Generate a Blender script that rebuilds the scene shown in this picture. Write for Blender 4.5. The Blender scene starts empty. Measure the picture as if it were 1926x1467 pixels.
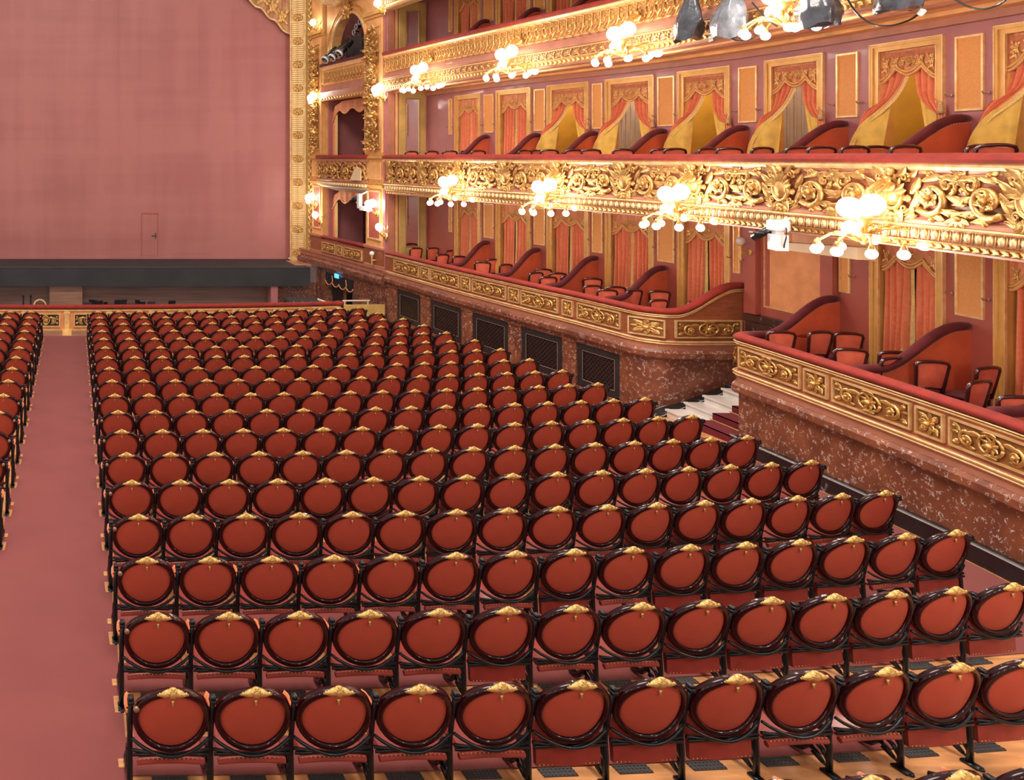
import bpy, math, random
import numpy as np
from mathutils import Matrix, Vector

random.seed(7)
scene = bpy.context.scene
COL = scene.collection

# ------------------------------------------------------------------ camera
FPX, U0, VH, ZC = 1550.0, 138.0, 293.0, 5.0      # focal length in px (1926 wide frame), vanishing point, camera height
cam_data = bpy.data.cameras.new('camera')
cam = bpy.data.objects.new('camera', cam_data)
COL.objects.link(cam)
cam.location = (0, 0, ZC)
cam.rotation_euler = (math.pi / 2, 0, 0)
cam_data.sensor_fit = 'HORIZONTAL'
cam_data.sensor_width = 36.0
cam_data.lens = 36.0 * FPX / 1926.0
cam_data.shift_x = (963.0 - U0) / 1926.0
cam_data.shift_y = (VH - 733.5) / 1926.0
cam_data.clip_end = 200
scene.camera = cam

# ------------------------------------------------------------------ world, lights, exposure
w = bpy.data.worlds.new('hall_air'); scene.world = w; w.use_nodes = True
bg = w.node_tree.nodes['Background']
bg.inputs[0].default_value = (1.0, 0.86, 0.80, 1); bg.inputs[1].default_value = 0.55
scene.view_settings.view_transform = 'Standard'
scene.view_settings.look = 'None'
scene.view_settings.exposure = 0.30
scene.view_settings.gamma = 1.0
scene.view_settings.use_curve_mapping = False
scene.cycles.max_bounces = 7; scene.cycles.diffuse_bounces = 3; scene.cycles.glossy_bounces = 3; scene.cycles.sample_clamp_indirect = 6

def lamp(name, kind, loc, energy, color=(1, .88, .76), radius=.15, size=None, rot=None, parent=None):
    d = bpy.data.lights.new(name, kind); d.energy = energy; d.color = color
    if kind == 'AREA': d.shape = 'DISK'; d.size = size
    else: d.shadow_soft_size = radius
    o = bpy.data.objects.new(name, d); COL.objects.link(o); o.location = loc
    if rot: o.rotation_euler = rot
    if parent: o.parent = parent
    return o
# dome chandelier high over the stalls
lamp('dome_light', 'AREA', (0, 14, 19), 3000, size=9, color=(1, .87, .78))
# girandoles on the opposite boxes and on the rear boxes of the horseshoe
for (x, y, z) in [(-11.6, 24, 4.2), (-12, 20, 4.2), (-12, 16, 4.2), (-11.5, 12, 4.2), (-10.5, 8, 4.2),
                  (-11.6, 22, 7.7), (-12, 18, 7.7), (-12, 14, 7.7), (-11, 10, 7.7), (-9, 5.5, 7.7),
                  (-6, 0.5, 7.7), (-2.5, -1.2, 7.7), (2.5, -1.2, 7.7), (6, .5, 7.7), (9, 5, 7.7), (10.4, 7.2, 4.2),
                  (-7.5, 2.5, 4.2), (-4, -.2, 4.2), (4, -.2, 4.2), (7.5, 2.5, 4.2), (0, -1.5, 4.0), (9.2, 5.0, 3.2)]:
    lamp('girandole_light', 'POINT', (x, y, z), 27 * (2.0 if y > 6 else 5.6), radius=.22)

# ------------------------------------------------------------------ materials
M = {}
def mat(name, col, rough=.5, metal=0., var=.12, scale=6., coat=0., sheen=0., bump=0., bscale=40., col2=None, emis=0., spec=.5, stretch=None, trans=0.):
    m = bpy.data.materials.new(name); m.use_nodes = True
    nt = m.node_tree; b = nt.nodes['Principled BSDF']
    b.inputs['Roughness'].default_value = rough; b.inputs['Metallic'].default_value = metal
    b.inputs['Coat Weight'].default_value = coat; b.inputs['Coat Roughness'].default_value = .08
    b.inputs['Sheen Weight'].default_value = sheen; b.inputs['Specular IOR Level'].default_value = spec
    b.inputs['Sheen Roughness'].default_value = .4
    tc = nt.nodes.new('ShaderNodeTexCoord'); mp = nt.nodes.new('ShaderNodeMapping')
    nt.links.new(tc.outputs['Object'], mp.inputs[0])
    if stretch: mp.inputs['Scale'].default_value = stretch
    if var > 0:
        n = nt.nodes.new('ShaderNodeTexNoise'); n.inputs['Scale'].default_value = scale; n.inputs['Detail'].default_value = 4
        nt.links.new(mp.outputs[0], n.inputs['Vector'])
        r = nt.nodes.new('ShaderNodeValToRGB')
        c2 = col2 or tuple(max(0, c * (1 - 2 * var)) for c in col); c1 = col if col2 else tuple(min(1, c * (1 + var)) for c in col)
        r.color_ramp.elements[0].position = .3; r.color_ramp.elements[0].color = (*c2, 1)
        r.color_ramp.elements[1].position = .7; r.color_ramp.elements[1].color = (*c1, 1)
        nt.links.new(n.outputs['Fac'], r.inputs[0]); nt.links.new(r.outputs[0], b.inputs['Base Color'])
    else: b.inputs['Base Color'].default_value = (*col, 1)
    if bump > 0:
        n2 = nt.nodes.new('ShaderNodeTexNoise'); n2.inputs['Scale'].default_value = bscale; n2.inputs['Detail'].default_value = 3
        nt.links.new(mp.outputs[0], n2.inputs['Vector'])
        bp = nt.nodes.new('ShaderNodeBump'); bp.inputs['Strength'].default_value = bump; bp.inputs['Distance'].default_value = .02
        nt.links.new(n2.outputs['Fac'], bp.inputs['Height']); nt.links.new(bp.outputs[0], b.inputs['Normal'])
    if trans: b.inputs['Transmission Weight'].default_value = trans
    if emis:
        b.inputs['Emission Color'].default_value = (*col, 1); b.inputs['Emission Strength'].default_value = emis
        m.cycles.emission_sampling = 'NONE'
    M[name] = m; return m

mat('gold', (.90, .57, .20), .33, .7, var=.14, scale=9, bump=.25, bscale=60, col2=(.52, .27, .08))
mat('gold_pale', (1.0, .76, .40), .38, .5, var=.12, scale=7, col2=(.80, .50, .18))
mat('gold_paint', (.78, .44, .12), .42, .25, var=.10, scale=3)
mat('olive_gold', (.62, .42, .13), .45, .2, var=.08, scale=3)
mat('ochre', (.86, .45, .16), .5, .15, var=.1, scale=2.5)
mat('mahogany', (.33, .10, .042), .38, 0, var=.14, scale=4, coat=.25, stretch=(1, 1, 6))
mat('rose_paint', (.47, .19, .115), .42, 0, var=.08, scale=3, coat=.15)
mat('rail_velvet', (.30, .024, .014), .85, 0, var=.12, scale=5, sheen=.05)
mat('cap_velvet', (.12, .010, .014), .85, 0, var=.14, scale=5, sheen=.10)
mat('box_red', (.66, .125, .05), .6, 0, var=.08, scale=2.5)
mat('plum_wall', (.46, .17, .17), .45, 0, var=.06, scale=2, coat=.2)
mat('plum_dark', (.42, .10, .068), .45, 0, var=.06, scale=2, coat=.2)
mat('orange_silk', (.85, .40, .12), .6, .1, var=.16, scale=60, col2=(.74, .30, .07))
mat('orange_flat', (.80, .34, .13), .6, 0, var=.08, scale=3)
mat('curtain', (.86, .28, .13), .7, .05, var=.18, scale=14, col2=(.76, .20, .09), sheen=.2)
mat('valance', (.80, .34, .15), .6, .1, var=.2, scale=12, col2=(.66, .22, .09))
mat('valance_trim', (.86, .46, .18), .5, .2, var=.1, scale=20)
mat('valance_dark', (.55, .17, .06), .6, .1, var=.15, scale=16)
mat('lining', (.80, .50, .09), .65, .05, var=.10, scale=6)
mat('galloon', (.80, .52, .18), .6, .1, var=.12, scale=30)
mat('tassel', (.72, .48, .22), .6, .2, var=.2, scale=50)
mat('ante_yellow', (.72, .46, .06), .6, 0, var=.07, scale=2)
mat('cream', (.74, .62, .42), .5, 0, var=.07, scale=3)
mat('curtain_grey', (.56, .49, .38), .7, 0, var=.08, scale=3)
mat('mirror', (.85, .82, .8), .02, 1., var=0)
mat('lacquer', (.026, .0022, .004), .25, 0, var=.3, scale=3, coat=.45, spec=.1)
mat('leather', (.43, .074, .044), .5, 0, var=.08, scale=2.5, coat=.05, spec=.25)
mat('leather_dark', (.30, .035, .026), .4, 0, var=.15, scale=4, coat=.2)
mat('iron', (.006, .0085, .012), .32, 0, var=.1, scale=8, coat=.1, spec=.35)
mat('brass', (.80, .55, .20), .42, .6, var=.15, scale=40, bump=.3, bscale=120, col2=(.58, .36, .10))
mat('brass_plate', (.42, .27, .17), .4, .5, var=.1, scale=30)
mat('pad_orange', (.85, .17, .03), .8, 0, var=.15, scale=30, sheen=.4)
mat('tan_wood', (.66, .31, .12), .35, 0, var=.16, scale=2.2, coat=.25, stretch=(1, 6, 6))
mat('carpet', (.235, .068, .063), .95, 0, var=.035, scale=1.2, sheen=.1, bump=.1, bscale=200, spec=.1)
mat('stair_carpet', (.17, .014, .022), .95, 0, var=.1, scale=5, sheen=.2, spec=.1)
mat('black_marble_edge', (.30, .30, .31), .2, 0, var=.1, scale=8)
mat('white_marble', (.78, .72, .66), .3, 0, var=.08, scale=3, coat=.2)
mat('black_cloth', (.030, .032, .036), .7, 0, var=.12, scale=1.2)
mat('charcoal', (.05, .05, .052), .5, 0, var=.1, scale=4)
mat('pit_wood', (.17, .085, .065), .45, 0, var=.2, scale=1.5, stretch=(.4, 1, 8), coat=.1)
mat('pit_wood_light', (.30, .15, .10), .45, 0, var=.2, scale=1.5, stretch=(.4, 1, 8), coat=.1)
mat('landing', (.30, .145, .10), .4, 0, var=.12, scale=2)
mat('chair_velvet', (.80, .15, .075), .8, 0, var=.12, scale=5, sheen=.4)
mat('dark_wood', (.06, .014, .012), .16, 0, var=.2, scale=5, coat=1.)
mat('bulb', (1., .93, .85), .3, 0, var=0, emis=14)
mat('opal_off', (.75, .70, .66), .15, 0, var=0)
mat('white_metal', (.80, .79, .77), .35, 0, var=.04, scale=4)
mat('black_plastic', (.012, .012, .013), .3, 0, var=0, coat=.3)
mat('bag_plastic', (.075, .085, .105), .25, 0, var=.25, scale=5, coat=.6, bump=.8, bscale=9)
mat('bag_grey', (.24, .26, .30), .25, .1, var=.25, scale=5, coat=.6, bump=.8, bscale=9)
mat('pale_board', (.68, .50, .30), .55, 0, var=.06, scale=2)
mat('exit_blue', (.10, .55, .95), .4, 0, var=0, emis=1.2)
mat('door_black', (.022, .022, .025), .5, 0, var=.15, scale=3)
mat('glass_grey', (.20, .21, .24), .2, 0, var=.2, scale=2)
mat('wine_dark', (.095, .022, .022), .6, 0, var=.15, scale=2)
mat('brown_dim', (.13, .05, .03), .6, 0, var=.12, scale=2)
mat('painted_drape', (.72, .44, .20), .6, .05, var=.3, scale=5, col2=(.45, .19, .10), stretch=(2, 1, .6))

mat('gilt_ground', (.30, .12, .04), .45, .2, var=.12, scale=5)
mat('lattice_black', (.035, .018, .018), .45, 0, var=.1, scale=5)

def flecked(name, base, base2, fleck, fs, thr, rough, coat):
    m = bpy.data.materials.new(name); m.use_nodes = True; nt = m.node_tree; b = nt.nodes['Principled BSDF']
    b.inputs['Roughness'].default_value = rough; b.inputs['Coat Weight'].default_value = coat; b.inputs['Coat Roughness'].default_value = .1
    tc = nt.nodes.new('ShaderNodeTexCoord')
    n = nt.nodes.new('ShaderNodeTexNoise'); n.inputs['Scale'].default_value = 2.2; n.inputs['Detail'].default_value = 6
    nt.links.new(tc.outputs['Object'], n.inputs['Vector'])
    r = nt.nodes.new('ShaderNodeValToRGB'); r.color_ramp.elements[0].position = .35; r.color_ramp.elements[1].position = .68
    r.color_ramp.elements[0].color = (*base2, 1); r.color_ramp.elements[1].color = (*base, 1)
    nt.links.new(n.outputs['Fac'], r.inputs[0])
    # warped coordinates give curved shell-like flecks
    n3 = nt.nodes.new('ShaderNodeTexNoise'); n3.inputs['Scale'].default_value = fs * .5; n3.inputs['Detail'].default_value = 2
    nt.links.new(tc.outputs['Object'], n3.inputs['Vector'])
    mx = nt.nodes.new('ShaderNodeMix'); mx.data_type = 'VECTOR'; mx.inputs[0].default_value = .16
    nt.links.new(tc.outputs['Object'], mx.inputs[4]); nt.links.new(n3.outputs['Color'], mx.inputs[5])
    v = nt.nodes.new('ShaderNodeTexVoronoi'); v.inputs['Scale'].default_value = fs; v.feature = 'DISTANCE_TO_EDGE'
    nt.links.new(mx.outputs[1], v.inputs['Vector'])
    n4 = nt.nodes.new('ShaderNodeTexNoise'); n4.inputs['Scale'].default_value = fs * .62; n4.inputs['Detail'].default_value = 3
    nt.links.new(tc.outputs['Object'], n4.inputs['Vector'])
    r2 = nt.nodes.new('ShaderNodeValToRGB'); r2.color_ramp.elements[0].position = .0; r2.color_ramp.elements[1].position = .09
    r2.color_ramp.elements[0].color = (1, 1, 1, 1); r2.color_ramp.elements[1].color = (0, 0, 0, 1)
    r3 = nt.nodes.new('ShaderNodeValToRGB'); r3.color_ramp.elements[0].position = thr; r3.color_ramp.elements[1].position = thr + .07
    nt.links.new(v.outputs['Distance'], r2.inputs[0]); nt.links.new(n4.outputs['Fac'], r3.inputs[0])
    mm = nt.nodes.new('ShaderNodeMath'); mm.operation = 'MULTIPLY'
    nt.links.new(r2.outputs[0], mm.inputs[0]); nt.links.new(r3.outputs[0], mm.inputs[1])
    m2 = nt.nodes.new('ShaderNodeMix'); m2.data_type = 'RGBA'
    nt.links.new(mm.outputs[0], m2.inputs[0]); nt.links.new(r.outputs[0], m2.inputs[6]); m2.inputs[7].default_value = (*fleck, 1)
    nt.links.new(m2.outputs[2], b.inputs['Base Color'])
    M[name] = m
flecked('red_marble', (.27, .085, .038), (.15, .045, .025), (.72, .58, .52), 19, .53, .38, .1)
flecked('dark_marble', (.085, .034, .026), (.035, .015, .014), (.45, .34, .30), 16, .58, .3, .2)
flecked('black_marble', (.016, .016, .018), (.007, .007, .008), (.30, .30, .31), 5, .60, .28, .1)

def safety_material():
    m = bpy.data.materials.new('fire_curtain_paint'); m.use_nodes = True; nt = m.node_tree; b = nt.nodes['Principled BSDF']
    b.inputs['Roughness'].default_value = .5
    tc = nt.nodes.new('ShaderNodeTexCoord')
    def noise(scale3, sc, detail):
        mp = nt.nodes.new('ShaderNodeMapping'); mp.inputs['Scale'].default_value = scale3
        nt.links.new(tc.outputs['Object'], mp.inputs[0])
        n = nt.nodes.new('ShaderNodeTexNoise'); n.inputs['Scale'].default_value = sc; n.inputs['Detail'].default_value = detail
        nt.links.new(mp.outputs[0], n.inputs['Vector']); return n.outputs['Fac']
    a = noise((.6, 1, .05), 2.2, 3); c = noise((.25, 1, .6), .8, 3); d = noise((.1, 1, 2.5), .7, 2)
    s = nt.nodes.new('ShaderNodeMath'); s.operation = 'ADD'; nt.links.new(a, s.inputs[0]); nt.links.new(c, s.inputs[1])
    s2 = nt.nodes.new('ShaderNodeMath'); s2.operation = 'MULTIPLY_ADD'; nt.links.new(d, s2.inputs[0]); s2.inputs[1].default_value = .6; nt.links.new(s.outputs[0], s2.inputs[2])
    r = nt.nodes.new('ShaderNodeValToRGB'); r.color_ramp.elements[0].position = .95; r.color_ramp.elements[1].position = 1.0
    s3 = nt.nodes.new('ShaderNodeMath'); s3.operation = 'MULTIPLY'; s3.inputs[1].default_value = .7; nt.links.new(s2.outputs[0], s3.inputs[0])
    r.color_ramp.elements[0].position = .75; r.color_ramp.elements[1].position = 1.05 if False else 1.0
    r.color_ramp.elements[0].color = (.415, .142, .132, 1); r.color_ramp.elements[1].color = (.475, .178, .162, 1)
    nt.links.new(s3.outputs[0], r.inputs[0]); nt.links.new(r.outputs[0], b.inputs['Base Color'])
    M['fire_curtain'] = m
safety_material()

# ------------------------------------------------------------------ mesh helpers
class MB:
    def __init__(s): s.v = []; s.f = []; s.m = []; s.cur = 0
    def add(s, vs, fs):
        o = len(s.v); s.v.extend([tuple(map(float, p)) for p in vs]); s.f.extend([tuple(i + o for i in f) for f in fs]); s.m.extend([s.cur] * len(fs)); return s
    def box(s, x0, x1, y0, y1, z0, z1, b=0):
        if b <= 0:
            vs = [(x, y, z) for z in (z0, z1) for y in (y0, y1) for x in (x0, x1)]
            return s.add(vs, [(0, 2, 3, 1), (4, 5, 7, 6), (0, 1, 5, 4), (2, 6, 7, 3), (0, 4, 6, 2), (1, 3, 7, 5)])
        vs = []
        for z, e in ((z0, b), (z0 + b, 0), (z1 - b, 0), (z1, b)):
            for (x, y) in ((x0 + b, y0 + e), (x1 - b, y0 + e), (x1 - e, y0 + b), (x1 - e, y1 - b), (x1 - b, y1 - e), (x0 + b, y1 - e), (x0 + e, y1 - b), (x0 + e, y0 + b)):
                vs.append((x, y, z))
        fs = [tuple(reversed(range(8))), tuple(range(24, 32))]
        for k in range(3):
            for i in range(8): fs.append((k * 8 + i, k * 8 + (i + 1) % 8, k * 8 + 8 + (i + 1) % 8, k * 8 + 8 + i))
        return s.add(vs, fs)
    def obox(s, c, ax, ay, az, sx, sy, sz):
        c, ax, ay, az = map(np.array, (c, ax, ay, az))
        vs = [c + ax * x * sx / 2 + ay * y * sy / 2 + az * z * sz / 2 for z in (-1, 1) for y in (-1, 1) for x in (-1, 1)]
        return s.add(vs, [(0, 2, 3, 1), (4, 5, 7, 6), (0, 1, 5, 4), (2, 6, 7, 3), (0, 4, 6, 2), (1, 3, 7, 5)])
    def tube(s, pts, r, n=6, cap=True, flat=1.0, up=None):
        P = np.array(pts, float); k = len(P); R = np.full(k, r) if np.isscalar(r) else np.array(r, float)
        T = np.gradient(P, axis=0); T /= np.maximum(np.linalg.norm(T, axis=1)[:, None], 1e-9)
        ref = np.array(up if up is not None else (0, 0, 1.)); 
        if up is None and abs(T[:, 2]).mean() > .8: ref = np.array((0, 1., 0))
        vs = []; 
        for i in range(k):
            a = np.cross(T[i], ref); la = np.linalg.norm(a)
            if la < 1e-4: a = np.cross(T[i], (1., 0.01, 0)); la = np.linalg.norm(a)
            a /= la; b = np.cross(a, T[i])
            for j in range(n):
                t = 2 * math.pi * j / n; vs.append(P[i] + a * math.cos(t) * R[i] + b * math.sin(t) * R[i] * flat)
        fs = []
        for i in range(k - 1):
            for j in range(n): fs.append((i * n + j, i * n + (j + 1) % n, (i + 1) * n + (j + 1) % n, (i + 1) * n + j))
        if cap: fs.append(tuple(reversed(range(n)))); fs.append(tuple(range((k - 1) * n, k * n)))
        return s.add(vs, fs)
    def ell(s, c, r, nu=8, nv=5, rot=None):
        if np.isscalar(r): r = (r, r, r)
        vs = [(0, 0, -1)]
        for i in range(1, nv):
            a = -math.pi / 2 + math.pi * i / nv
            for j in range(nu): t = 2 * math.pi * j / nu; vs.append((math.cos(a) * math.cos(t), math.cos(a) * math.sin(t), math.sin(a)))
        vs.append((0, 0, 1)); V = np.array(vs) * np.array(r)
        if rot is not None: V = V @ np.array(rot).T
        V = V + np.array(c); fs = []
        for j in range(nu): fs.append((0, 1 + (j + 1) % nu, 1 + j)); fs.append((len(vs) - 1, 1 + (nv - 2) * nu + j, 1 + (nv - 2) * nu + (j + 1) % nu))
        for i in range(nv - 2):
            for j in range(nu): fs.append((1 + i * nu + j, 1 + i * nu + (j + 1) % nu, 1 + (i + 1) * nu + (j + 1) % nu, 1 + (i + 1) * nu + j))
        return s.add(V, fs)
    def lathe(s, prof, n=12, c=(0, 0, 0)):
        vs = []; fs = []; k = len(prof)
        for (r, z) in prof:
            for j in range(n): t = 2 * math.pi * j / n; vs.append((c[0] + r * math.cos(t), c[1] + r * math.sin(t), c[2] + z))
        for i in range(k - 1):
            for j in range(n): fs.append((i * n + j, i * n + (j + 1) % n, (i + 1) * n + (j + 1) % n, (i + 1) * n + j))
        fs.append(tuple(reversed(range(n)))); fs.append(tuple(range((k - 1) * n, k * n)))
        return s.add(vs, fs)
    def grid(s, fn, nu, nv, thick=0):
        vs = [fn(i / nu, j / nv) for j in range(nv + 1) for i in range(nu + 1)]
        fs = [(j * (nu + 1) + i, j * (nu + 1) + i + 1, (j + 1) * (nu + 1) + i + 1, (j + 1) * (nu + 1) + i) for j in range(nv) for i in range(nu)]
        return s.add(vs, fs)
    def leaf(s, x, z, ang, L, W, y=-.02, h=.03, curl=0.):
        # raised acanthus leaf lying on the x-z plane, bulging toward -y
        vs = []; ca, sa = math.cos(ang), math.sin(ang)
        prof = [(0, .25), (.25, .8), (.5, 1.), (.75, .7), (1., .06)]
        for (t, wd) in prof:
            cx = t * L; cz = curl * t * t * L
            for sgn, dep in ((-1, 0), (-.45, .8), (0, .45), (.45, .8), (1, 0)):
                lx, lz = cx, cz + sgn * wd * W / 2
                vs.append((x + lx * ca - lz * sa, y - h * dep * (1 - .5 * t) - h * .6 * t * t, z + lx * sa + lz * ca))
        fs = [(i * 5 + j, (i + 1) * 5 + j, (i + 1) * 5 + j + 1, i * 5 + j + 1) for i in range(4) for j in range(4)]
        return s.add(vs, fs)
    def spiral(s, cx, cz, r0, r1, a0, turns, t0, t1, y=-.03, n=22, sides=5, lift=.02):
        pts = []; R = []
        for i in range(n + 1):
            t = i / n; a = a0 + turns * 2 * math.pi * t; r = r0 + (r1 - r0) * t ** .8
            pts.append((cx + r * math.cos(a), y - lift * t, cz + r * math.sin(a))); R.append(t0 + (t1 - t0) * t)
        return s.tube(pts, R, sides, up=(0, 1, 0))
    def flower(s, x, z, r, petals=6, y=-.03, h=.03, knob=.35):
        for k in range(petals):
            a = 2 * math.pi * k / petals + .3
            s.leaf(x + math.cos(a) * r * .15, z + math.sin(a) * r * .15, a, r * .9, r * 1.9 / petals * 2, y, h)
        return s.ell((x, y - h, z), (r * knob, h * 1.1, r * knob), 8, 4)

MESH = {}
def mesh(key, mb, mats, smooth=False):
    me = bpy.data.meshes.new(key)
    me.from_pydata(mb.v, [], mb.f); 
    for mm in (mats if isinstance(mats, (list, tuple)) else [mats]): me.materials.append(M[mm])
    if any(mb.m): me.polygons.foreach_set('material_index', mb.m)
    if smooth: me.polygons.foreach_set('use_smooth', [True] * len(me.polygons))
    me.update(); return me
def put(name, me, parent=None, loc=(0, 0, 0), rz=0., scale=None, label=None, cat=None, group=None, kind=None, rot=None):
    o = bpy.data.objects.new(name, me); COL.objects.link(o); o.location = loc
    o.rotation_euler = rot if rot else (0, 0, rz)
    if scale is not None: o.scale = scale if hasattr(scale, '__len__') else (scale,) * 3
    if parent: o.parent = parent
    tag(o, label, cat, group, kind); return o
def tag(o, label=None, cat=None, group=None, kind=None):
    if label: o['label'] = label
    if cat: o['category'] = cat
    if group: o['group'] = group
    if kind: o['kind'] = kind
    return o
def obj(name, mb, mats, parent=None, smooth=False, **k): return put(name, mesh(name, mb, mats, smooth), parent, **k)
def empty(name, loc, rz=0., label=None, cat=None, group=None, kind=None):
    o = put(name, None, None, loc, rz, label=label, cat=cat, group=group, kind=kind); o.empty_display_size = .2; return o
ORD = ['', 'first', 'second', 'third', 'fourth', 'fifth', 'sixth', 'seventh', 'eighth', 'ninth', 'tenth', 'eleventh', 'twelfth', 'thirteenth',
       'fourteenth', 'fifteenth', 'sixteenth', 'seventeenth', 'eighteenth', 'nineteenth', 'twentieth']

# ------------------------------------------------------------------ plan of the horseshoe
SLOPE = 54.0 / FPX
def zf(Y): return -SLOPE * Y
class Path:
    def __init__(s, pts):
        s.P = np.array(pts, float); s.S = np.r_[0, np.cumsum(np.linalg.norm(np.diff(s.P, axis=0), axis=1))]
        T = np.gradient(s.P, s.S, axis=0); T /= np.linalg.norm(T, axis=1)[:, None]; s.T = T; s.N = np.stack([-T[:, 1], T[:, 0]], 1)
        s.L = s.S[-1]
    def at(s, q, d=0.):
        p = np.array([np.interp(q, s.S, s.P[:, k]) for k in (0, 1)]); n = np.array([np.interp(q, s.S, s.N[:, k]) for k in (0, 1)])
        n /= np.linalg.norm(n); return p + n * d, n
    def rz(s, q):
        n = s.at(q)[1]; return math.atan2(-n[0], n[1])
    def s_of_u(s, u, d=0.):
        G = s.P + s.N * d; uu = U0 + FPX * G[:, 0] / G[:, 1]; i = np.argsort(uu) if False else None
        return float(np.interp(u, uu, s.S))
    def qs(s, a, b, step=.25):
        n = max(1, int(math.ceil((b - a) / step))); return [a + (b - a) * i / n for i in range(n + 1)]
    def sweep(s, mb, prof, a, b, step=.25, closed=True, cap=True, dz=None):
        Q = s.qs(a, b, step); k = len(prof); vs = []
        for q in Q:
            p, n = s.at(q)
            for (d, z) in prof: vs.append((p[0] + n[0] * d, p[1] + n[1] * d, z + (dz(q, z) if dz else 0)))
        fs = []; kk = k if closed else k - 1
        for i in range(len(Q) - 1):
            for j in range(kk): fs.append((i * k + j, i * k + (j + 1) % k, (i + 1) * k + (j + 1) % k, (i + 1) * k + j))
        if closed and cap: fs.append(tuple(range(k))); fs.append(tuple(reversed(range((len(Q) - 1) * k, len(Q) * k))))
        mb.add(vs, fs); return mb
def catmull(C, n=24):
    C = np.array(C, float); P = np.vstack([2 * C[0] - C[1], C, 2 * C[-1] - C[-2]]); out = []
    for i in range(1, len(P) - 2):
        p0, p1, p2, p3 = P[i - 1:i + 3]
        for t in np.linspace(0, 1, n, endpoint=False):
            out.append(.5 * (2 * p1 + (p2 - p0) * t + (2 * p0 - 5 * p1 + 4 * p2 - p3) * t * t + (3 * p1 - p0 - 3 * p2 + p3) * t ** 3))
    out.append(C[-1]); return np.array(out)
CTRL = [(9.95, 36.2), (10.33, 34.2), (11.02, 29.2), (11.53, 25.1), (11.82, 23.3), (12.1, 21.6), (12.35, 20.2), (12.55, 18.7), (12.62, 17.3), (12.58, 16.0),
        (12.48, 14.7), (12.33, 13.3), (12.15, 11.8), (11.9, 10.3), (11.4, 8.3), (10.6, 6.3)]
F = Path(catmull(CTRL))
S_P2 = float(np.interp(-29.15, -F.P[:, 1], F.S))        # where the boxes begin, beside the proscenium pillar
def sY(Y): return float(np.interp(-Y, -F.P[:, 1], F.S))
S_END = sY(8.6)
# lower tier: far run with its return into the passage, near run starting with a return
iF = [p for p in F.P if 18.78 <= p[1] <= 29.15]
arc = [(12.56, 18.6), (12.62, 18.38), (12.77, 18.17), (13.0, 18.05), (13.4, 18.0), (13.9, 18.0), (14.62, 18.0)]
LOW_A = Path(np.vstack([iF, catmull(arc, 8)]))
S_A_TURN = float(np.interp(12.9, LOW_A.P[-40:, 0], LOW_A.S[-40:]))
jF = [p for p in F.P if 8.6 <= p[1] <= 15.25]
ret = [(14.2, 15.72), (13.6, 15.72), (13.0, 15.71), (12.72, 15.66), (12.56, 15.55), (12.52, 15.4)]
LOW_B = Path(np.vstack([catmull(ret, 8)[:-1], jF]))
S_B_TURN = float(np.interp(-15.4, -LOW_B.P[30:, 1], LOW_B.S[30:]))
_t = np.clip((F.S - 10) / 7, 0, 1); DW = 1.6 + .40 * _t * _t * (3 - 2 * _t)      # depth of the boxes
W = Path(F.P + F.N * DW[:, None])                                               # back wall of the boxes
f2w = lambda q: float(np.interp(q, F.S, W.S)); w2f = lambda q: float(np.interp(q, W.S, F.S))
BAYS = [W.s_of_u(u) for u in (881, 966.5, 1069, 1185, 1325, 1495, 1707, 1965)]
HALFW = .69
W_P2, W_END = f2w(S_P2), f2w(S_END)
def frame_at(path, q, d, z):      # location and z-rotation of a local frame: x along the wall, y into the wall
    p, n = path.at(q, d); return (p[0], p[1], z), path.rz(q)
# ================================================================== structure
# ---- stalls floor (raked), landing, carpets
mb = MB(); nx, ny = 24, 27
mb.grid(lambda a, b: (-9 + 24 * a, 2 + 26.1 * b, zf(2 + 26.1 * b)), nx, ny)
mb.grid(lambda a, b: (-9 + 24 * a, 28.1 - 26.1 * b, zf(28.1 - 26.1 * b) - .12), nx, ny)
floor = obj('floor', mb, 'tan_wood'); tag(floor, 'raked tan wooden stalls floor under the seats', kind='structure')
def sloped(x0, x1, y0, y1, h, n=30):
    m = MB(); m.grid(lambda a, b: (x0 + (x1 - x0) * a, y0 + (y1 - y0) * b, zf(y0 + (y1 - y0) * b) + h), 2, n)
    return m
obj('aisle_carpet', sloped(-1.02, .47, 2.2, 27.15, .012), 'carpet', label='worn rose carpet runner down the central aisle between seat blocks', cat='carpet')
m = sloped(-9, 9.6, 27.15, 28.3, .008, 4)
lf = obj('landing', m, 'landing', floor)
m = MB(); m.box(-.37, -.06, 27.18, 28.2, -.99, -.93); obj('threshold', m, 'gold_pale', lf)
# ---- seat row geometry (shared with the seats below)
ROWK = list(range(-1, 18))
def row_y(k): return 6.54 + 1.15 * k
def row_c(k): return .0063 + .0036 * max(k, 0) / 17
LAST = {17: (674, 577), 16: (709, 587), 15: (751.6, 595.7), 14: (793, 608.8), 13: (836.8, 623), 12: (896, 640), 11: (946.8, 657.6), 10: (1002.4, 677), 9: (1061, 697),
        8: (1125.7, 720.7), 7: (1207.7, 746), 6: (1301.7, 781), 5: (1404, 819), 4: (1528, 867), 3: (1662, 922), 2: (1795, 996)}
ROWX = {}
for k in ROWK:
    if k in LAST:
        u, v = LAST[k]; Y = 6200 / (v - 347); X = (u - U0) * Y / FPX
    else: X = {1: 10.75, 0: 10.05, -1: 9.35}[k]
    n = int(round((X - .79) / .662)) + 1
    ROWX[k] = [.79 + (X - .79) * i / (n - 1) for i in range(n)]
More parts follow.
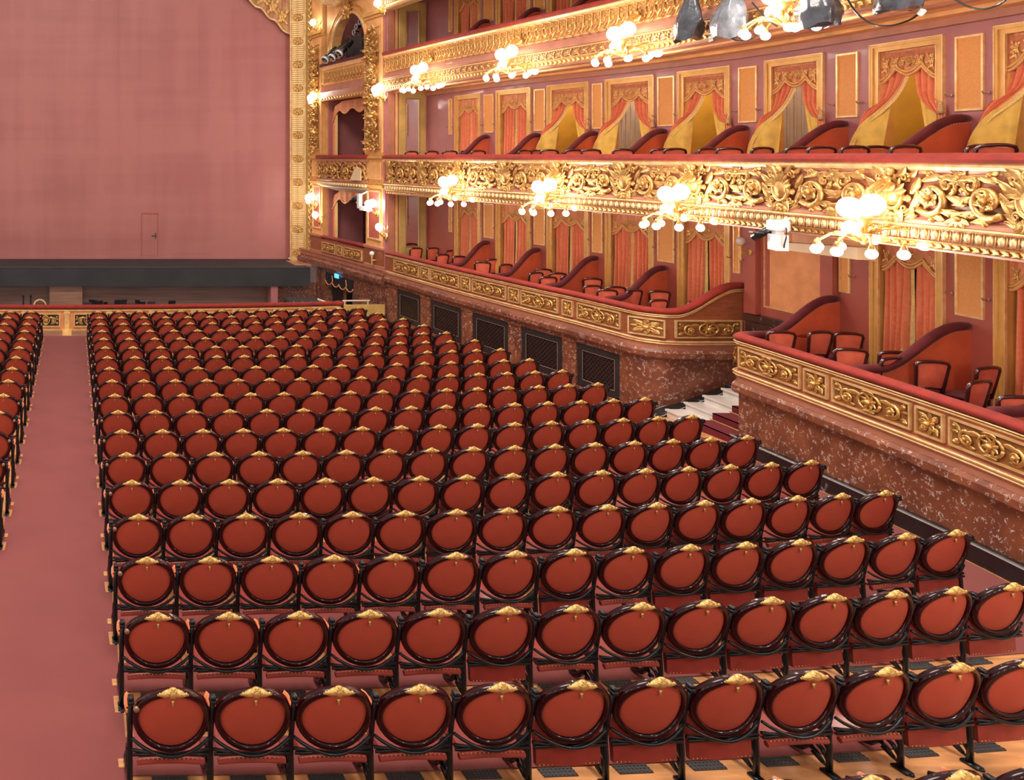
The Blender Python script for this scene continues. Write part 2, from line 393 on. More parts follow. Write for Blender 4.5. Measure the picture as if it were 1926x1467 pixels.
for k in ROWK:
    x1 = ROWX[k][-1] + .35; y0 = row_y(k); c = row_c(k)
    m = MB()
    def g(a, b): 
        x = .47 + (x1 - .47) * a; y = y0 + c * x * x + .42 + .48 * b; return (x, y, zf(y) + .010)
    m.grid(g, 14, 1)
    obj('row_carpet', m, 'carpet', floor)
# side carpet along the boxes
m = MB()
Q = F.qs(sY(27), S_END, .5)
vs = []
for q in Q:
    for d in (-.16, -.95):
        p, _ = F.at(q, d); vs.append((p[0], p[1], zf(p[1]) + .006))
m.add(vs, [(2 * i, 2 * i + 1, 2 * i + 3, 2 * i + 2) for i in range(len(Q) - 1)])
obj('side_carpet', m, 'carpet', floor)

# ---- marble base under the boxes
def base_wall(path, a, b, prof, matn, name='base_block', parent=None, step=.25):
    m = MB(); path.sweep(m, prof, a, b, step); return obj(name, m, matn, parent)
plinth_root = empty('baseboard_right', (0, 0, 0), kind='structure')
wallA = empty('wall_right', (0, 0, 0), kind='structure')
capprof = [(-.10, .56), (-.14, .60), (-.14, .70), (-.10, .76), (.3, .76), (.3, .56)]
woodbase = [(-.06, .76), (-.06, .86), (-.09, .88), (-.09, .93), (-.04, .97), (.25, .97), (.25, .76)]
def plinth(path, a, b, h=.26):
    m = MB(); Q = path.qs(a, b, .4); vs = []
    for q in Q:
        for (d, dz) in ((-.13, 0), (-.13, h - .03), (-.10, h), (.05, h), (.05, -.05)):
            p, _ = path.at(q, d); vs.append((p[0], p[1], zf(p[1]) + dz))
    k = 5; fs = [(i * k + j, i * k + (j + 1) % k, (i + 1) * k + (j + 1) % k, (i + 1) * k + j) for i in range(len(Q) - 1) for j in range(k)]
    fs += [tuple(range(k)), tuple(reversed(range((len(Q) - 1) * k, len(Q) * k)))]
    m.add(vs, fs); obj('plinth_block', m, 'black_marble', plinth_root)
    m = MB(); Q2 = [path.at(q, -.135)[0] for q in Q]
    m.tube([(p[0], p[1], zf(p[1]) + h - .015) for p in Q2], .012, 5); obj('plinth_edge', m, 'black_marble_edge', plinth_root)
# near run
base_wall(LOW_B, 0, LOW_B.L, [(-.02, -1.0), (-.02, .56), (.3, .56), (.3, -1.0)], 'red_marble', 'marble_panel', wallA)
base_wall(LOW_B, 0, LOW_B.L, capprof, 'red_marble', 'marble_cap', wallA)
plinth(LOW_B, S_B_TURN - .2, LOW_B.L)
# far run: corner block solid, grille bays with pilasters
GU = [(747, 792), (810, 869), (888, 957), (980, 1059), (1084, 1167)]
GS = [(LOW_A.s_of_u(a), LOW_A.s_of_u(b)) for a, b in GU]
edges = [0] + [x for g in GS for x in g] + [LOW_A.L]
for i in range(0, len(edges), 2):
    base_wall(LOW_A, edges[i], edges[i + 1], [(-.02, -1.4), (-.02, .56), (.3, .56), (.3, -1.4)], 'red_marble', 'marble_panel' if i == len(edges) - 2 else 'marble_pilaster', wallA)
    if i < len(edges) - 2:
        base_wall(LOW_A, edges[i] + .02, edges[i + 1] - .02, [(-.05, .42), (-.05, .5), (-.02, .5), (-.02, .42)], 'red_marble', 'pilaster_capital', wallA)
for (a, b) in GS:
    base_wall(LOW_A, a, b, [(.10, -1.4), (.10, .56), (.3, .56), (.3, -1.4)], 'door_black', 'grille_backing', wallA)
    base_wall(LOW_A, a, b, [(-.02, .44), (-.02, .56), (.3, .56), (.3, .44)], 'red_marble', 'marble_lintel', wallA)
    base_wall(LOW_A, a, b, [(-.04, -1.4), (-.04, -.62), (.1, -.62), (.1, -1.4)], 'red_marble', 'marble_sill', wallA)
base_wall(LOW_A, 0, LOW_A.L, capprof, 'red_marble', 'marble_cap', wallA)
for gi, (a, b) in enumerate(GS):
    w_ = b - a - .06; loc, rz = frame_at(LOW_A, (a + b) / 2, .03, 0)
    z0, z1 = -.60, .43
    r = empty('wall_grille', loc, rz, 'black lattice wall grille under far boxes, %s from the stage' % ORD[gi + 1], 'grille', 'black grilles in the marble base')
    m = MB(); t = .16
    m.box(-w_ / 2, w_ / 2, -.02, .05, z1 - t, z1); m.box(-w_ / 2, w_ / 2, -.02, .05, z0, z0 + t)
    m.box(-w_ / 2, -w_ / 2 + t, -.02, .05, z0 + t, z1 - t); m.box(w_ / 2 - t, w_ / 2, -.02, .05, z0 + t, z1 - t)
    obj('grille_frame', m, 'door_black', r)
    m = MB(); zz0, zz1, xx = z0 + t, z1 - t, w_ / 2 - t
    for (p, q) in (((-xx, zz0), (xx, zz0)), ((-xx, zz1), (xx, zz1)), ((-xx, zz0), (-xx, zz1)), ((xx, zz0), (xx, zz1))):
        m.tube([(p[0], -.025, p[1]), (q[0], -.025, q[1])], .008, 4)
    obj('brass_beading', m, 'brass_plate', r)
    m = MB(); nxx = 18; nzz = 12
    for i in range(1, nxx): x = -xx + 2 * xx * i / nxx; m.box(x - .008, x + .008, .0, .02, zz0, zz1)
    for j in range(1, nzz): z = zz0 + (zz1 - zz0) * j / nzz; m.box(-xx, xx, -.004, .016, z - .008, z + .008)
    for i in range(nxx):
        for j in range(nzz):
            x = -xx + 2 * xx * (i + .5) / nxx; z = zz0 + (zz1 - zz0) * (j + .5) / nzz
            if (i + j) % 2 == 0: m.box(x - .022, x + .022, .004, .018, z - .02, z + .02)
    o = obj('lattice', m, 'lattice_black', r); o['kind'] = 'stuff'

# ---- box parapets of the lower tier
def ornament_meshes():
    R = {}
    m = MB()   # wide relief 1.0 x .30
    m.tube([(.15 * math.cos(t), -.015, .12 * math.sin(t)) for t in np.linspace(0, 2 * math.pi, 17)], .02, 5, up=(0, 1, 0)); m.flower(0, 0, .11, 8, -.01, .03)
    for s in (-1, 1):
        m.spiral(s * .30, -.02, .105, .02, math.pi / 2 if s > 0 else math.pi / 2, -1.5 * s, .022, .012, -.012)
        m.flower(s * .30, -.02, .055, 5, -.02, .025)
        m.leaf(s * .13, .07, .2 if s > 0 else math.pi - .2, .20, .08, -.005, .025, -.3 * s)
        m.leaf(s * .20, -.12, (.1 if s > 0 else math.pi - .1), .22, .07, -.005, .025, .2 * s)
        m.leaf(s * .40, .05, (.9 if s > 0 else math.pi - .9), .12, .07, -.005, .025)
        m.leaf(s * .40, -.08, (-.4 if s > 0 else math.pi + .4), .10, .07, -.005, .025)
        m.leaf(s * .42, .02, (.1 if s > 0 else math.pi - .1), .08, .05, -.005, .02)
        m.ell((s * .46, -.02, .10), (.02, .02, .025), 6, 4); m.ell((s * .46, -.02, -.11), (.018, .02, .018), 6, 4)
    m.leaf(-.09, .145, 0, .18, .05, -.02, .03); m.leaf(.09, -.14, math.pi, .18, .05, -.02, .03)
    R['wide'] = mesh('wide_relief', m, 'gold', True)
    m = MB()
    m.flower(0, 0, .10, 8, -.01, .035)
    for a in (.78, 2.35, 3.93, 5.5):
        m.leaf(.05 * math.cos(a), .05 * math.sin(a), a, .13, .09, -.005, .03); m.spiral(.10 * math.cos(a), .10 * math.sin(a), .035, .01, a, 1.2, .014, .008, -.01, 12)
    for a in (0, 1.57, 3.14, 4.71): m.leaf(.08 * math.cos(a), .08 * math.sin(a), a, .08, .06, -.005, .02)
    R['square'] = mesh('square_relief', m, 'gold', True)
    # big balcony scroll, about .72 x .60
    for key, sg in (('scroll', 1), ('scroll_m', -1)):
        m = MB()
        m.spiral(0, -.03, .24, .045, -2.4 if sg > 0 else -.74, 1.55 * sg, .05, .024, -.04, 26, 6, .03)
        m.spiral(sg * .22, .16, .13, .03, -1.2 if sg > 0 else 4.34, 1.3 * sg, .032, .016, -.03, 18, 5, .02)
        m.flower(.0, -.03, .14, 6, -.06, .05)
        for (x, z, a, L, W, c) in [(-.30, -.20, .9, .30, .13, .25), (-.28, .02, 1.3, .26, .13, -.3), (-.12, .20, .55, .30, .13, -.3), (.10, .26, .1, .28, .11, -.25), (.22, .02, -.6, .24, .12, .3),
                                   (.14, -.20, -.35, .28, .12, .35), (-.06, -.27, .05, .26, .12, -.2), (.27, .20, .9, .18, .10, 0), (.30, -.10, .3, .16, .09, 0), (-.34, .18, 2.2, .16, .10, 0), (-.22, -.26, 3.6, .16, .09, 0),
                                   (-.36, .26, .2, .2, .10, .3), (.02, .30, 2.6, .18, .10, .3), (.34, .28, -1.0, .16, .09, 0), (.36, -.26, 2.4, .2, .10, .3), (-.38, -.30, .7, .2, .10, 0), (.18, .12, 1.9, .16, .09, 0), (-.18, .02, -.5, .14, .08, 0), (.08, -.12, 2.6, .14, .08, 0)]:
            if sg < 0: x, a, c = -x, math.pi - a, -c
            m.leaf(x, z, a, L, W, -.02, .055, c)
        for (x, z, r) in [(.33, .10, .035), (-.36, -.06, .035), (.26, -.24, .03), (-.02, .30, .035), (.02, -.32, .04)]: m.ell((sg * x, -.05, z), (r, r, r), 6, 4)
        R[key] = mesh('acanthus_scroll', m, 'gold', True)
    m = MB()   # shell cartouche .5 x .72
    m.tube([(.17 * math.cos(t), -.05, .21 * math.sin(t)) for t in np.linspace(0, 2 * math.pi, 21)], .035, 6, up=(0, 1, 0))
    m.ell((0, -.05, 0), (.14, .07, .17), 10, 6)
    for k in range(9): a = math.pi * (k + .5) / 9; m.leaf(.06 * math.cos(a), .02 + .06 * math.sin(a), a, .24, .08, -.06, .05)
    for s in (-1, 1):
        m.leaf(s * .10, .26, 1.57 - s * .9, .24, .12, -.05, .06); m.spiral(s * .22, .26, .075, .02, 0, s * 1.3, .025, .012, -.05, 14)
        m.leaf(s * .06, -.22, -1.57 + s * .7, .22, .12, -.04, .05); m.spiral(s * .20, -.20, .07, .02, 0, -s * 1.3, .024, .012, -.04, 14)
        m.leaf(s * .16, -.05, (0 if s > 0 else math.pi), .18, .12, -.03, .05)
    m.ell((0, -.08, .33), (.07, .06, .07), 8, 5); m.ell((0, -.06, -.36), (.05, .05, .05), 8, 5); m.ell((-.06, -.05, -.30), .035, 6, 4); m.ell((.06, -.05, -.30), .035, 6, 4)
    R['shell'] = mesh('shell_cartouche', m, 'gold', True)
    m = MB()   # pendant leaf drops under the frieze
    for a in (-2.6, -2.1, -1.57, -1.05, -.55): m.leaf(0, .05, a, .15, .07, -.02, .04)
    m.ell((0, -.05, .04), (.05, .04, .04), 6, 4)
    R['drop'] = mesh('leaf_drop', m, 'gold', True)
    m = MB()   # upper frieze hook unit .26 x .46
    m.tube([(-.10, -.03, .20), (-.06, -.05, .235), (-.02, -.05, .21), (-.03, -.04, .16), (-.06, -.03, .08), (-.05, -.03, -.02), (-.09, -.03, -.12), (-.15, -.04, -.19), (-.11, -.05, -.23), (-.06, -.05, -.19)], [.018, .02, .02, .022, .026, .026, .024, .022, .018, .014], 5, up=(0, 1, 0))
    m.tube([(.02, -.03, -.18), (.09, -.03, -.08), (.06, -.03, .03), (.10, -.03, .10), (.07, -.03, .18), (.03, -.03, .10), (.06, -.03, .03)], .016, 5, up=(0, 1, 0))
    m.leaf(.0, -.10, .5, .16, .08, -.02, .04); m.leaf(-.09, .02, 2.2, .12, .07, -.02, .04); m.leaf(.02, -.17, -.5, .13, .07, -.02, .04); m.leaf(-.02, .10, 1.0, .10, .07, -.02, .035)
    m.ell((-.08, -.05, .10), .028, 6, 4); m.ell((.0, -.04, -.05), .026, 6, 4)
    R['hook'] = mesh('hook_ornament', m, 'gold', True)
    m = MB(); m.flower(0, 0, .085, 5, -.01, .03); m.leaf(-.06, -.05, 3.6, .08, .05); m.leaf(.06, .05, .5, .08, .05); m.leaf(-.05, .06, 2.4, .07, .05); m.leaf(.05, -.06, -.7, .07, .05)
    R['floret'] = mesh('floret', m, 'gold', True)
    m = MB(); m.ell((0, -.03, 0), (.042, .045, .07), 10, 6); m.cur = 0
    m.tube([(-.055, -.02, .08), (-.066, -.035, 0), (-.045, -.03, -.075)], .012, 4, up=(0, 1, 0)); m.tube([(.055, -.02, .08), (.066, -.035, 0), (.045, -.03, -.075)], .012, 4, up=(0, 1, 0)); m.leaf(.088, .07, -1.57, .14, .03, -.01, .02)
    R['egg'] = mesh('egg_moulding', m, 'gold_pale', True)
    m = MB(); m.leaf(-.05, .03, -.45, .11, .06, -.01, .025); m.leaf(-.05, -.03, .35, .10, .04, -.01, .02)
    R['rope'] = mesh('leaf_rope', m, 'gold', True)
    for vi in range(4):   # foliage clusters of the pillar panels
        rnd = random.Random(50 + vi); m = MB()
        if vi == 3:
            m.lathe([(.03, -.2), (.09, -.16), (.05, -.1), (.13, .0), (.16, .10), (.10, .14), (.14, .18)], 8)
        for k in range(16):
            a = rnd.uniform(0, 6.28); r = rnd.uniform(.02, .17); m.leaf(r * math.cos(a) * .9, r * math.sin(a) * 1.25, a + rnd.uniform(-.6, .6), rnd.uniform(.12, .2), rnd.uniform(.07, .11), -.03, rnd.uniform(.04, .09), rnd.uniform(-.4, .4))
        for k in range(7): m.ell((rnd.uniform(-.15, .15), -rnd.uniform(.05, .1), rnd.uniform(-.22, .22)), rnd.uniform(.025, .05), 6, 4)
        m.spiral(.08, .12, .09, .02, rnd.uniform(0, 6), 1.3, .025, .012, -.05, 14); m.spiral(-.08, -.12, .09, .02, rnd.uniform(0, 6), -1.3, .025, .012, -.05, 14)
        R['fol%d' % vi] = mesh('foliage_cluster', m, 'gold', True)
    return R
OR = ornament_meshes()

def panel(parent, path, a, b, z0, z1, kind, d=-.06):
    w_ = b - a; h_ = z1 - z0; loc, rz = frame_at(path, (a + b) / 2, d, (z0 + z1) / 2)
    m = MB(); t = .028
    for (x0, x1, zz0, zz1) in ((-w_ / 2, w_ / 2, h_ / 2 - t, h_ / 2), (-w_ / 2, w_ / 2, -h_ / 2, -h_ / 2 + t), (-w_ / 2, -w_ / 2 + t, -h_ / 2 + t, h_ / 2 - t), (w_ / 2 - t, w_ / 2, -h_ / 2 + t, h_ / 2 - t)):
        m.box(x0, x1, -.025, .03, zz0, zz1)
    p = obj('gilt_panel', m, 'gold_pale', parent, loc=loc, rz=rz)
    m = MB(); m.box(-w_ / 2 + t, w_ / 2 - t, .005, .03, -h_ / 2 + t, h_ / 2 - t); obj('panel_ground', m, 'gilt_ground', p)
    if kind == 'wide': put('relief', OR['wide'], p, (0, .005, 0), scale=((w_ - .08) / 1.0, 1.1, (h_ - .07) / .31))
    else: put('relief', OR['square'], p, (0, .005, 0), scale=((w_ - .06) / .33, 1.1, (h_ - .06) / .33))
    return p
def parapet(name, path, a, b, panels, label, dz=None, zr=1.65):
    r = empty(name, (0, 0, 0), 0, label, 'parapet')
    m = MB(); path.sweep(m, [(-.04, .95), (-.04, zr - .16), (.10, zr - .16), (.10, .80), (.2, .80), (.2, .76), (-.02, .76)], a, b, .12 if dz else .25, dz=dz); obj('wood_front', m, 'mahogany', r)
    m = MB(); path.sweep(m, woodbase, a, b, .2); obj('base_moulding', m, 'rose_paint', r)
    for (zz, rr) in ((.945, .022), (.895, .016)):
        m = MB(); Q = path.qs(a, b, .15); m.tube([(*path.at(q, -.085)[0], zz) for q in Q], rr, 6); obj('gilt_bead', m, 'gold_pale', r, True)
    for (zz, rr, dd) in ((zr - .175, .016, -.06), (zr - .135, .012, -.075)):
        m = MB(); m.tube([(*path.at(q, dd)[0], zz + (dz(q, 9) if dz else 0)) for q in path.qs(a, b, .12)], rr, 6); obj('gilt_bead', m, 'gold_pale', r, True)
    m = MB(); Q = path.qs(a, b, .12)
    m.tube([(*path.at(q, .02)[0], zr - .06 + (dz(q, 9) if dz else 0)) for q in Q], .115, 12, flat=.62, up=(0, 0, 1)); obj('velvet_rail', m, 'rail_velvet', r, True)
    for (pa, pb, kind) in panels: panel(r, path, pa, pb, 1.03, 1.42, kind)
    return r
PU_A = [(740.6, 788, 'wide'), (791, 807.5, 'sq'), (810, 863.6, 'wide'), (867, 885, 'sq'), (888, 952, 'wide'), (956, 977, 'sq'), (980, 1050, 'wide'), (1057, 1078, 'sq'), (1085, 1167, 'wide')]
pan = [(LOW_A.s_of_u(a, -.06) + .01, LOW_A.s_of_u(b, -.06) - .01, k) for a, b, k in PU_A]
sx = lambda X: float(np.interp(X, LOW_A.P[-50:, 0], LOW_A.S[-50:]))
pan += [(sx(12.60) - .14, sx(13.0), 'sq'), (sx(13.1), sx(14.55), 'wide')]
def riseA(q, z):
    if z < 1.3: return 0
    t = min(1, max(0, (q - sx(13.1)) / (sx(14.5) - sx(13.1)))); return .58 * t * t * (3 - 2 * t)
parapet('box_parapet', LOW_A, 0, LOW_A.L, pan, 'long mahogany parapet with gilt panels before the far lower boxes', dz=riseA)
PU_B = [(1387.7, 1505, 'wide'), (1513, 1557, 'sq'), (1566, 1713, 'wide'), (1723, 1776, 'sq'), (1785, 1952, 'wide')]
pb_ = [(LOW_B.s_of_u(a, -.06), LOW_B.s_of_u(b, -.06), k) for a, b, k in PU_B] if False else []
gB = lambda u: float(np.interp(u, (U0 + FPX * (LOW_B.P + LOW_B.N * -.06)[:, 0] / (LOW_B.P + LOW_B.N * -.06)[:, 1])[30:], LOW_B.S[30:]))
pb_ = [(gB(a), gB(b), k) for a, b, k in PU_B]
rB = parapet('box_parapet', LOW_B, 0, LOW_B.L, pb_, 'mahogany parapet with gilt panels before the near lower boxes')
loc, rz = frame_at(LOW_B, S_B_TURN - .32, -.06, 1.22); put('corner_relief', OR['square'], rB, loc, rz, scale=(.7, 1, 1.2))

# ---- tier floors and soffits
def slab(path, a, b, d0, d1, z0, z1, matn, name, parent=None):
    m = MB(); path.sweep(m, [(d0, z0), (d0, z1), (d1, z1), (d1, z0)], a, b, .3); o = obj(name, m, matn, parent)
    if not parent: o['kind'] = 'structure'
    return o
slab(LOW_A, 0, sx(12.58), .0, 3.7, .70, .85, 'cap_velvet', 'floor_lower_boxes')
slab(LOW_B, S_B_TURN, LOW_B.L, .0, 3.7, .70, .85, 'cap_velvet', 'floor_lower_boxes')
slab(F, S_P2, S_END, .0, 3.7, 3.80, 4.2, 'plum_dark', 'floor_first_boxes')
slab(F, S_P2, S_END, .0, 3.7, 7.45, 7.75, 'plum_dark', 'floor_upper_boxes')
slab(F, S_P2, S_END, .0, 3.7, 11.0, 11.3, 'plum_dark', 'ceiling')
# stepped ochre soffit mouldings under the upper balcony
so = empty('trim_1', (0, 0, 0), kind='structure')
for (d0, d1, z0, z1, mt) in ((.30, .42, 7.22, 7.5, 'ochre'), (.42, .95, 7.34, 7.5, 'ochre'), (.95, 1.15, 7.28, 7.5, 'rose_paint'), (1.15, 1.5, 7.30, 7.5, 'ochre')):
    slab(F, S_P2, S_END, d0, d1, z0, z1, mt, 'soffit_band', so)
for (d0, d1, z0, z1, mt) in ((.05, .5, 3.72, 3.85, 'rose_paint'),):
    slab(F, S_P2, S_END, d0, d1, z0, z1, mt, 'soffit_band', so)

for (d0, d1, z0, mt) in ((-.42, -.14, 7.24, 'ochre'), (-.14, .02, 7.12, 'rose_paint'), (-.16, .02, 3.62, 'ochre')):
    m = MB(); W.sweep(m, [(d0, z0), (d0, z0 + .25), (d1, z0 + .25), (d1, z0)], W_P2, W_END, .3); obj('soffit_band', m, mt, so)

# ---- back walls with door openings
def tier_wall(z0, z1, zo, bays, wallmat, gap=None):
    r = empty('wall_right', (0, 0, 0), kind='structure')
    m = MB(); ml = MB()
    cuts = []; s = W_P2 - .05
    for b in bays: cuts.append((s, b - HALFW + .05)); s = b + HALFW - .05
    cuts.append((s, W_END))
    if gap: cuts = [c for a, b in cuts for c in (((a, gap[0]), (gap[1], b)) if a < gap[0] and b > gap[1] else ((a, b),))]
    for (a, b) in cuts:
        W.sweep(m, [(0, z0), (0, z1), (.22, z1), (.22, z0)], a, b, .3)
    for b in bays: W.sweep(m, [(0, zo), (0, z1), (.22, z1), (.22, zo)], b - HALFW + .05, b + HALFW - .05, .3)
    obj('wall_face', m, wallmat, r)
    for b in bays:
        loc, rz = frame_at(W, b, 0, 0); m = MB(); f0 = HALFW - .13; f1 = HALFW
        for (x0, x1, y0, hh) in ((-f1, -f1 + .05, -.05, 0), (-f1 + .05, -f0, -.03, 0), (f1 - .05, f1, -.05, 0), (f0, f1 - .05, -.03, 0)):
            m.box(x0, x1, y0, .235, z0, zo + (.13 if abs(x0 if x0 < 0 else x1) > f1 - .01 else .0))
        m.box(-f1 + .05, f1 - .05, -.05, .235, zo + .08, zo + .13); m.box(-f1 + .05, f1 - .05, -.03, .235, zo, zo + .08)
        obj('door_frame', m, 'gold_paint', r, loc=loc, rz=rz)
        m = MB()
        m.box(-f1 - .012, -f1, -.06, 0, z0, zo + .142); m.box(f1, f1 + .012, -.06, 0, z0, zo + .142); m.box(-f1 - .012, f1 + .012, -.06, 0, zo + .13, zo + .145)
        m.box(-f0, -f0 + .014, -.035, .0, z0, zo); m.box(f0 - .014, f0, -.035, .0, z0, zo)
        obj('frame_edge', m, 'gold_pale', r, loc=loc, rz=rz)
    return r
def fabric_panels(r, spans, z0, z1, face='orange_silk'):
    for (c, hw) in spans:
        loc, rz = frame_at(W, c, 0, 0); m = MB(); t = .035
        for (x0, x1, a, b) in ((-hw, hw, z1 - t, z1), (-hw, hw, z0, z0 + t), (-hw, -hw + t, z0 + t, z1 - t), (hw - t, hw, z0 + t, z1 - t)): m.box(x0, x1, -.03, .0, a, b)
        p = obj('panel_frame', m, 'gold_pale', r, loc=loc, rz=rz)
        m = MB(); m.box(-hw + t, hw - t, -.012, .0, z0 + t, z1 - t); obj('fabric_panel', m, face, p)
def hooks(r, spans, z, hw):
    for (c, w_) in spans:
        for s in (-1, 1):
            loc, rz = frame_at(W, c + s * (w_ + .07), 0, z)
            m = MB(); m.ell((0, -.015, 0), (.022, .015, .03), 6, 4); m.tube([(0, -.02, 0), (0, -.09, -.005), (0, -.11, .03)], .009, 5); obj('tie_hook', m, 'brass_plate', r, loc=loc, rz=rz)
mids = [((BAYS[i] + BAYS[i + 1]) / 2, min(.235, (BAYS[i + 1] - BAYS[i]) / 2 - HALFW - .10)) for i in range(len(BAYS) - 1)]
first = [(BAYS[0] - HALFW - .30, .10)]
W1 = tier_wall(.80, 3.85, 3.50, [b for i, b in enumerate(BAYS) if i != 5], 'plum_dark')
low_sp = first + [s for i, s in enumerate(mids) if i not in (4, 5)] + [((W.s_of_u(1379) + W.s_of_u(1395)) / 2, .09), ((W.s_of_u(1580) + W.s_of_u(1601)) / 2, .12)]
fabric_panels(W1, low_sp, 2.42, 3.5); hooks(W1, low_sp, 2.75, 0)
W2 = tier_wall(4.2, 7.5, 6.86, BAYS, 'plum_wall')
fabric_panels(W2, first + mids, 5.72, 6.93); hooks(W2, first + mids, 5.98, 0)
W3 = tier_wall(7.75, 11.0, 10.35, BAYS[:4], 'plum_wall')
fabric_panels(W3, first + mids[:4], 9.2, 10.4)
# passage wall: big flat orange panel, marble dado, pilasters
pa_, pb2 = W.s_of_u(1437), W.s_of_u(1556)
fabric_panels(W1, [((pa_ + pb2) / 2, (pb2 - pa_) / 2)], 1.80, 3.6, 'orange_flat')
m = MB(); W.sweep(m, [(-.05, -.3), (-.05, 1.43), (-.09, 1.46), (-.09, 1.60), (.02, 1.62), (.02, -.3)], pa_ - .42, pb2 + .3, .3); obj('marble_dado', m, 'dark_marble', W1)
for c in (pa_ - .22, pb2 + .12):
    m = MB(); W.sweep(m, [(-.12, 1.62), (-.12, 3.8), (.02, 3.8), (.02, 1.62)], c - .14, c + .14, .2); obj('pilaster', m, 'plum_dark', W1)
# antechambers behind the doors
for (z0, z1, bays, mt) in ((.85, 3.8, BAYS, 'ante_yellow'), (4.2, 7.4, BAYS, 'ante_yellow'), (7.75, 10.9, BAYS[:4], 'ante_yellow')):
    m = MB(); W.sweep(m, [(1.5, z0), (1.5, z1), (1.65, z1), (1.65, z0)], W_P2, W_END, .4); o = obj('wall_antechamber', m, mt); o['kind'] = 'structure'
    for zz in (.62,):
        m = MB(); W.sweep(m, [(1.46, z0 + zz), (1.44, z0 + zz + .1), (1.46, z0 + zz + .2), (1.52, z0 + zz + .2), (1.52, z0 + zz)], W_P2, W_END, .4); obj('dado_rail', m, 'cream', o)
    for b in bays[:-1] if len(bays) > 4 else bays:
        loc, rz = frame_at(W, b + 1.06, .25, 0); m = MB(); m.box(-.06, .06, 0, 1.25, z0, z1); obj('ante_partition', m, mt, o, loc=loc, rz=rz); m = MB(); m.box(.06, .085, 0, 1.25, z0 + .62, z0 + .82, .008); obj('dado_rail', m, 'cream', o, loc=loc, rz=rz)
# antechamber doors in cream seen through some open curtains
for i in (3, 5, 7):
    loc, rz = frame_at(W, BAYS[i - 1] + 1.06, .25, 4.2); m = MB()
    m.box(.065, .10, .12, 1.2, .83, 2.75)
    for x in (.18, .32, .46, .62, .78, .95, 1.12): m.tube([(.10, x, .86), (.10, x, 2.7)], .035, 6)
    obj('ante_drape', m, 'curtain_grey', label='grey drape in the antechamber behind the %s first-tier box from the stage' % ORD[i + 1], cat='drape', loc=loc, rz=rz)
for i in range(2, 8):
    loc, rz = frame_at(W, BAYS[i], .85, 6.9); lamp('antechamber_lamp', 'POINT', loc, 26, radius=.1)

# ---- end wall beside the proscenium pillar (pilaster, mirror)
for (z0, z1, zm0, zm1, nm) in ((.85, 3.8, 1.78, 3.55, 'lower'), (4.2, 7.4, 5.12, 7.0, 'first-tier'), (7.75, 10.9, 8.75, 10.1, 'upper')):
    loc, rz = frame_at(F, S_P2, 0, 0)
    m = MB(); m.box(-.15, 0, .0, 1.75, z0, z1); e_ = obj('wall_end', m, 'plum_wall', loc=loc, rz=rz, kind='structure')
    m = MB(); m.box(0, .05, .06, .34, z0, z1, .012); obj('pilaster', m, 'rose_paint', e_); m = MB(); m.box(0, .06, .36, .44, z0, z1); obj('pilaster_strip', m, 'ochre', e_)
    rr = empty('wall_mirror', loc, rz, 'narrow olive-gold framed mirror on the %s box end wall by the proscenium' % nm, 'mirror', 'mirrors on the box end walls')
    m = MB(); y0, y1, t = .50, 1.52, .27
    m.box(0, .06, y0, y0 + t, z0 + .0, zm1 + .35, .01); m.box(0, .06, y1 - t, y1, z0, zm1 + .35, .01); m.box(0, .06, y0 + t, y1 - t, zm1, zm1 + .35, .01); m.box(0, .06, y0 + t, y1 - t, z0, zm0, .01)
    obj('mirror_frame', m, 'olive_gold', rr)
    m = MB(); t2 = .03
    m.box(.06, .075, y0 + t - t2, y0 + t, zm0 - t2, zm1 + t2); m.box(.06, .075, y1 - t, y1 - t + t2, zm0 - t2, zm1 + t2); m.box(.06, .075, y0 + t, y1 - t, zm1, zm1 + t2); m.box(.06, .075, y0 + t, y1 - t, zm0 - t2, zm0)
    obj('inner_bead', m, 'brass_plate', rr)
    m = MB(); m.add([(.02, y0 + t, zm0), (.02, y1 - t, zm0), (.02, y1 - t, zm1), (.02, y0 + t, zm1)], [(0, 1, 2, 3)]); obj('mirror_glass', m, 'mirror', rr)

# ---- mid balcony
bal = empty('first_balcony', (0, 0, 0), 0, 'sweeping first-tier balcony front with massive gilt acanthus frieze', 'balcony')
def strip(root, name, prof, mt, a=S_P2, b=S_END, step=.25, smooth=False):
    m = MB(); F.sweep(m, prof, a, b, step); return obj(name, m, mt, root, smooth)
strip(bal, 'velvet_rail', [(-.10, 4.90), (-.13, 4.95), (-.10, 5.01), (.02, 5.04), (.16, 5.0), (.18, 4.9)], 'rail_velvet', smooth=False)
strip(bal, 'lip_moulding', [(-.06, 4.80), (-.09, 4.84), (-.07, 4.90), (.16, 4.90), (.16, 4.80)], 'gold_pale')
strip(bal, 'lip_cove', [(-.02, 4.74), (-.05, 4.80), (.14, 4.80), (.14, 4.74)], 'rose_paint')
strip(bal, 'frieze_ground', [(.05, 4.10), (.0, 4.40), (-.02, 4.74), (.14, 4.74), (.14, 4.10)], 'mahogany')
strip(bal, 'cornice', [(-.02, 3.99), (-.07, 4.03), (-.05, 4.08), (.0, 4.12), (.14, 4.12), (.14, 3.99)], 'rose_paint')
strip(bal, 'cornice_bead', [(-.08, 3.98), (-.10, 4.0), (-.08, 4.02), (.1, 4.02), (.1, 3.98)], 'gold_pale')
strip(bal, 'egg_ground', [(.02, 3.80), (-.05, 3.98), (.14, 3.98), (.14, 3.80)], 'rose_paint')
strip(bal, 'lower_fillet', [(.0, 3.775), (-.03, 3.80), (.14, 3.80), (.14, 3.775)], 'gold_pale')
strip(bal, 'rope_ground', [(.05, 3.69), (.02, 3.775), (.14, 3.775), (.14, 3.69)], 'gold_paint')
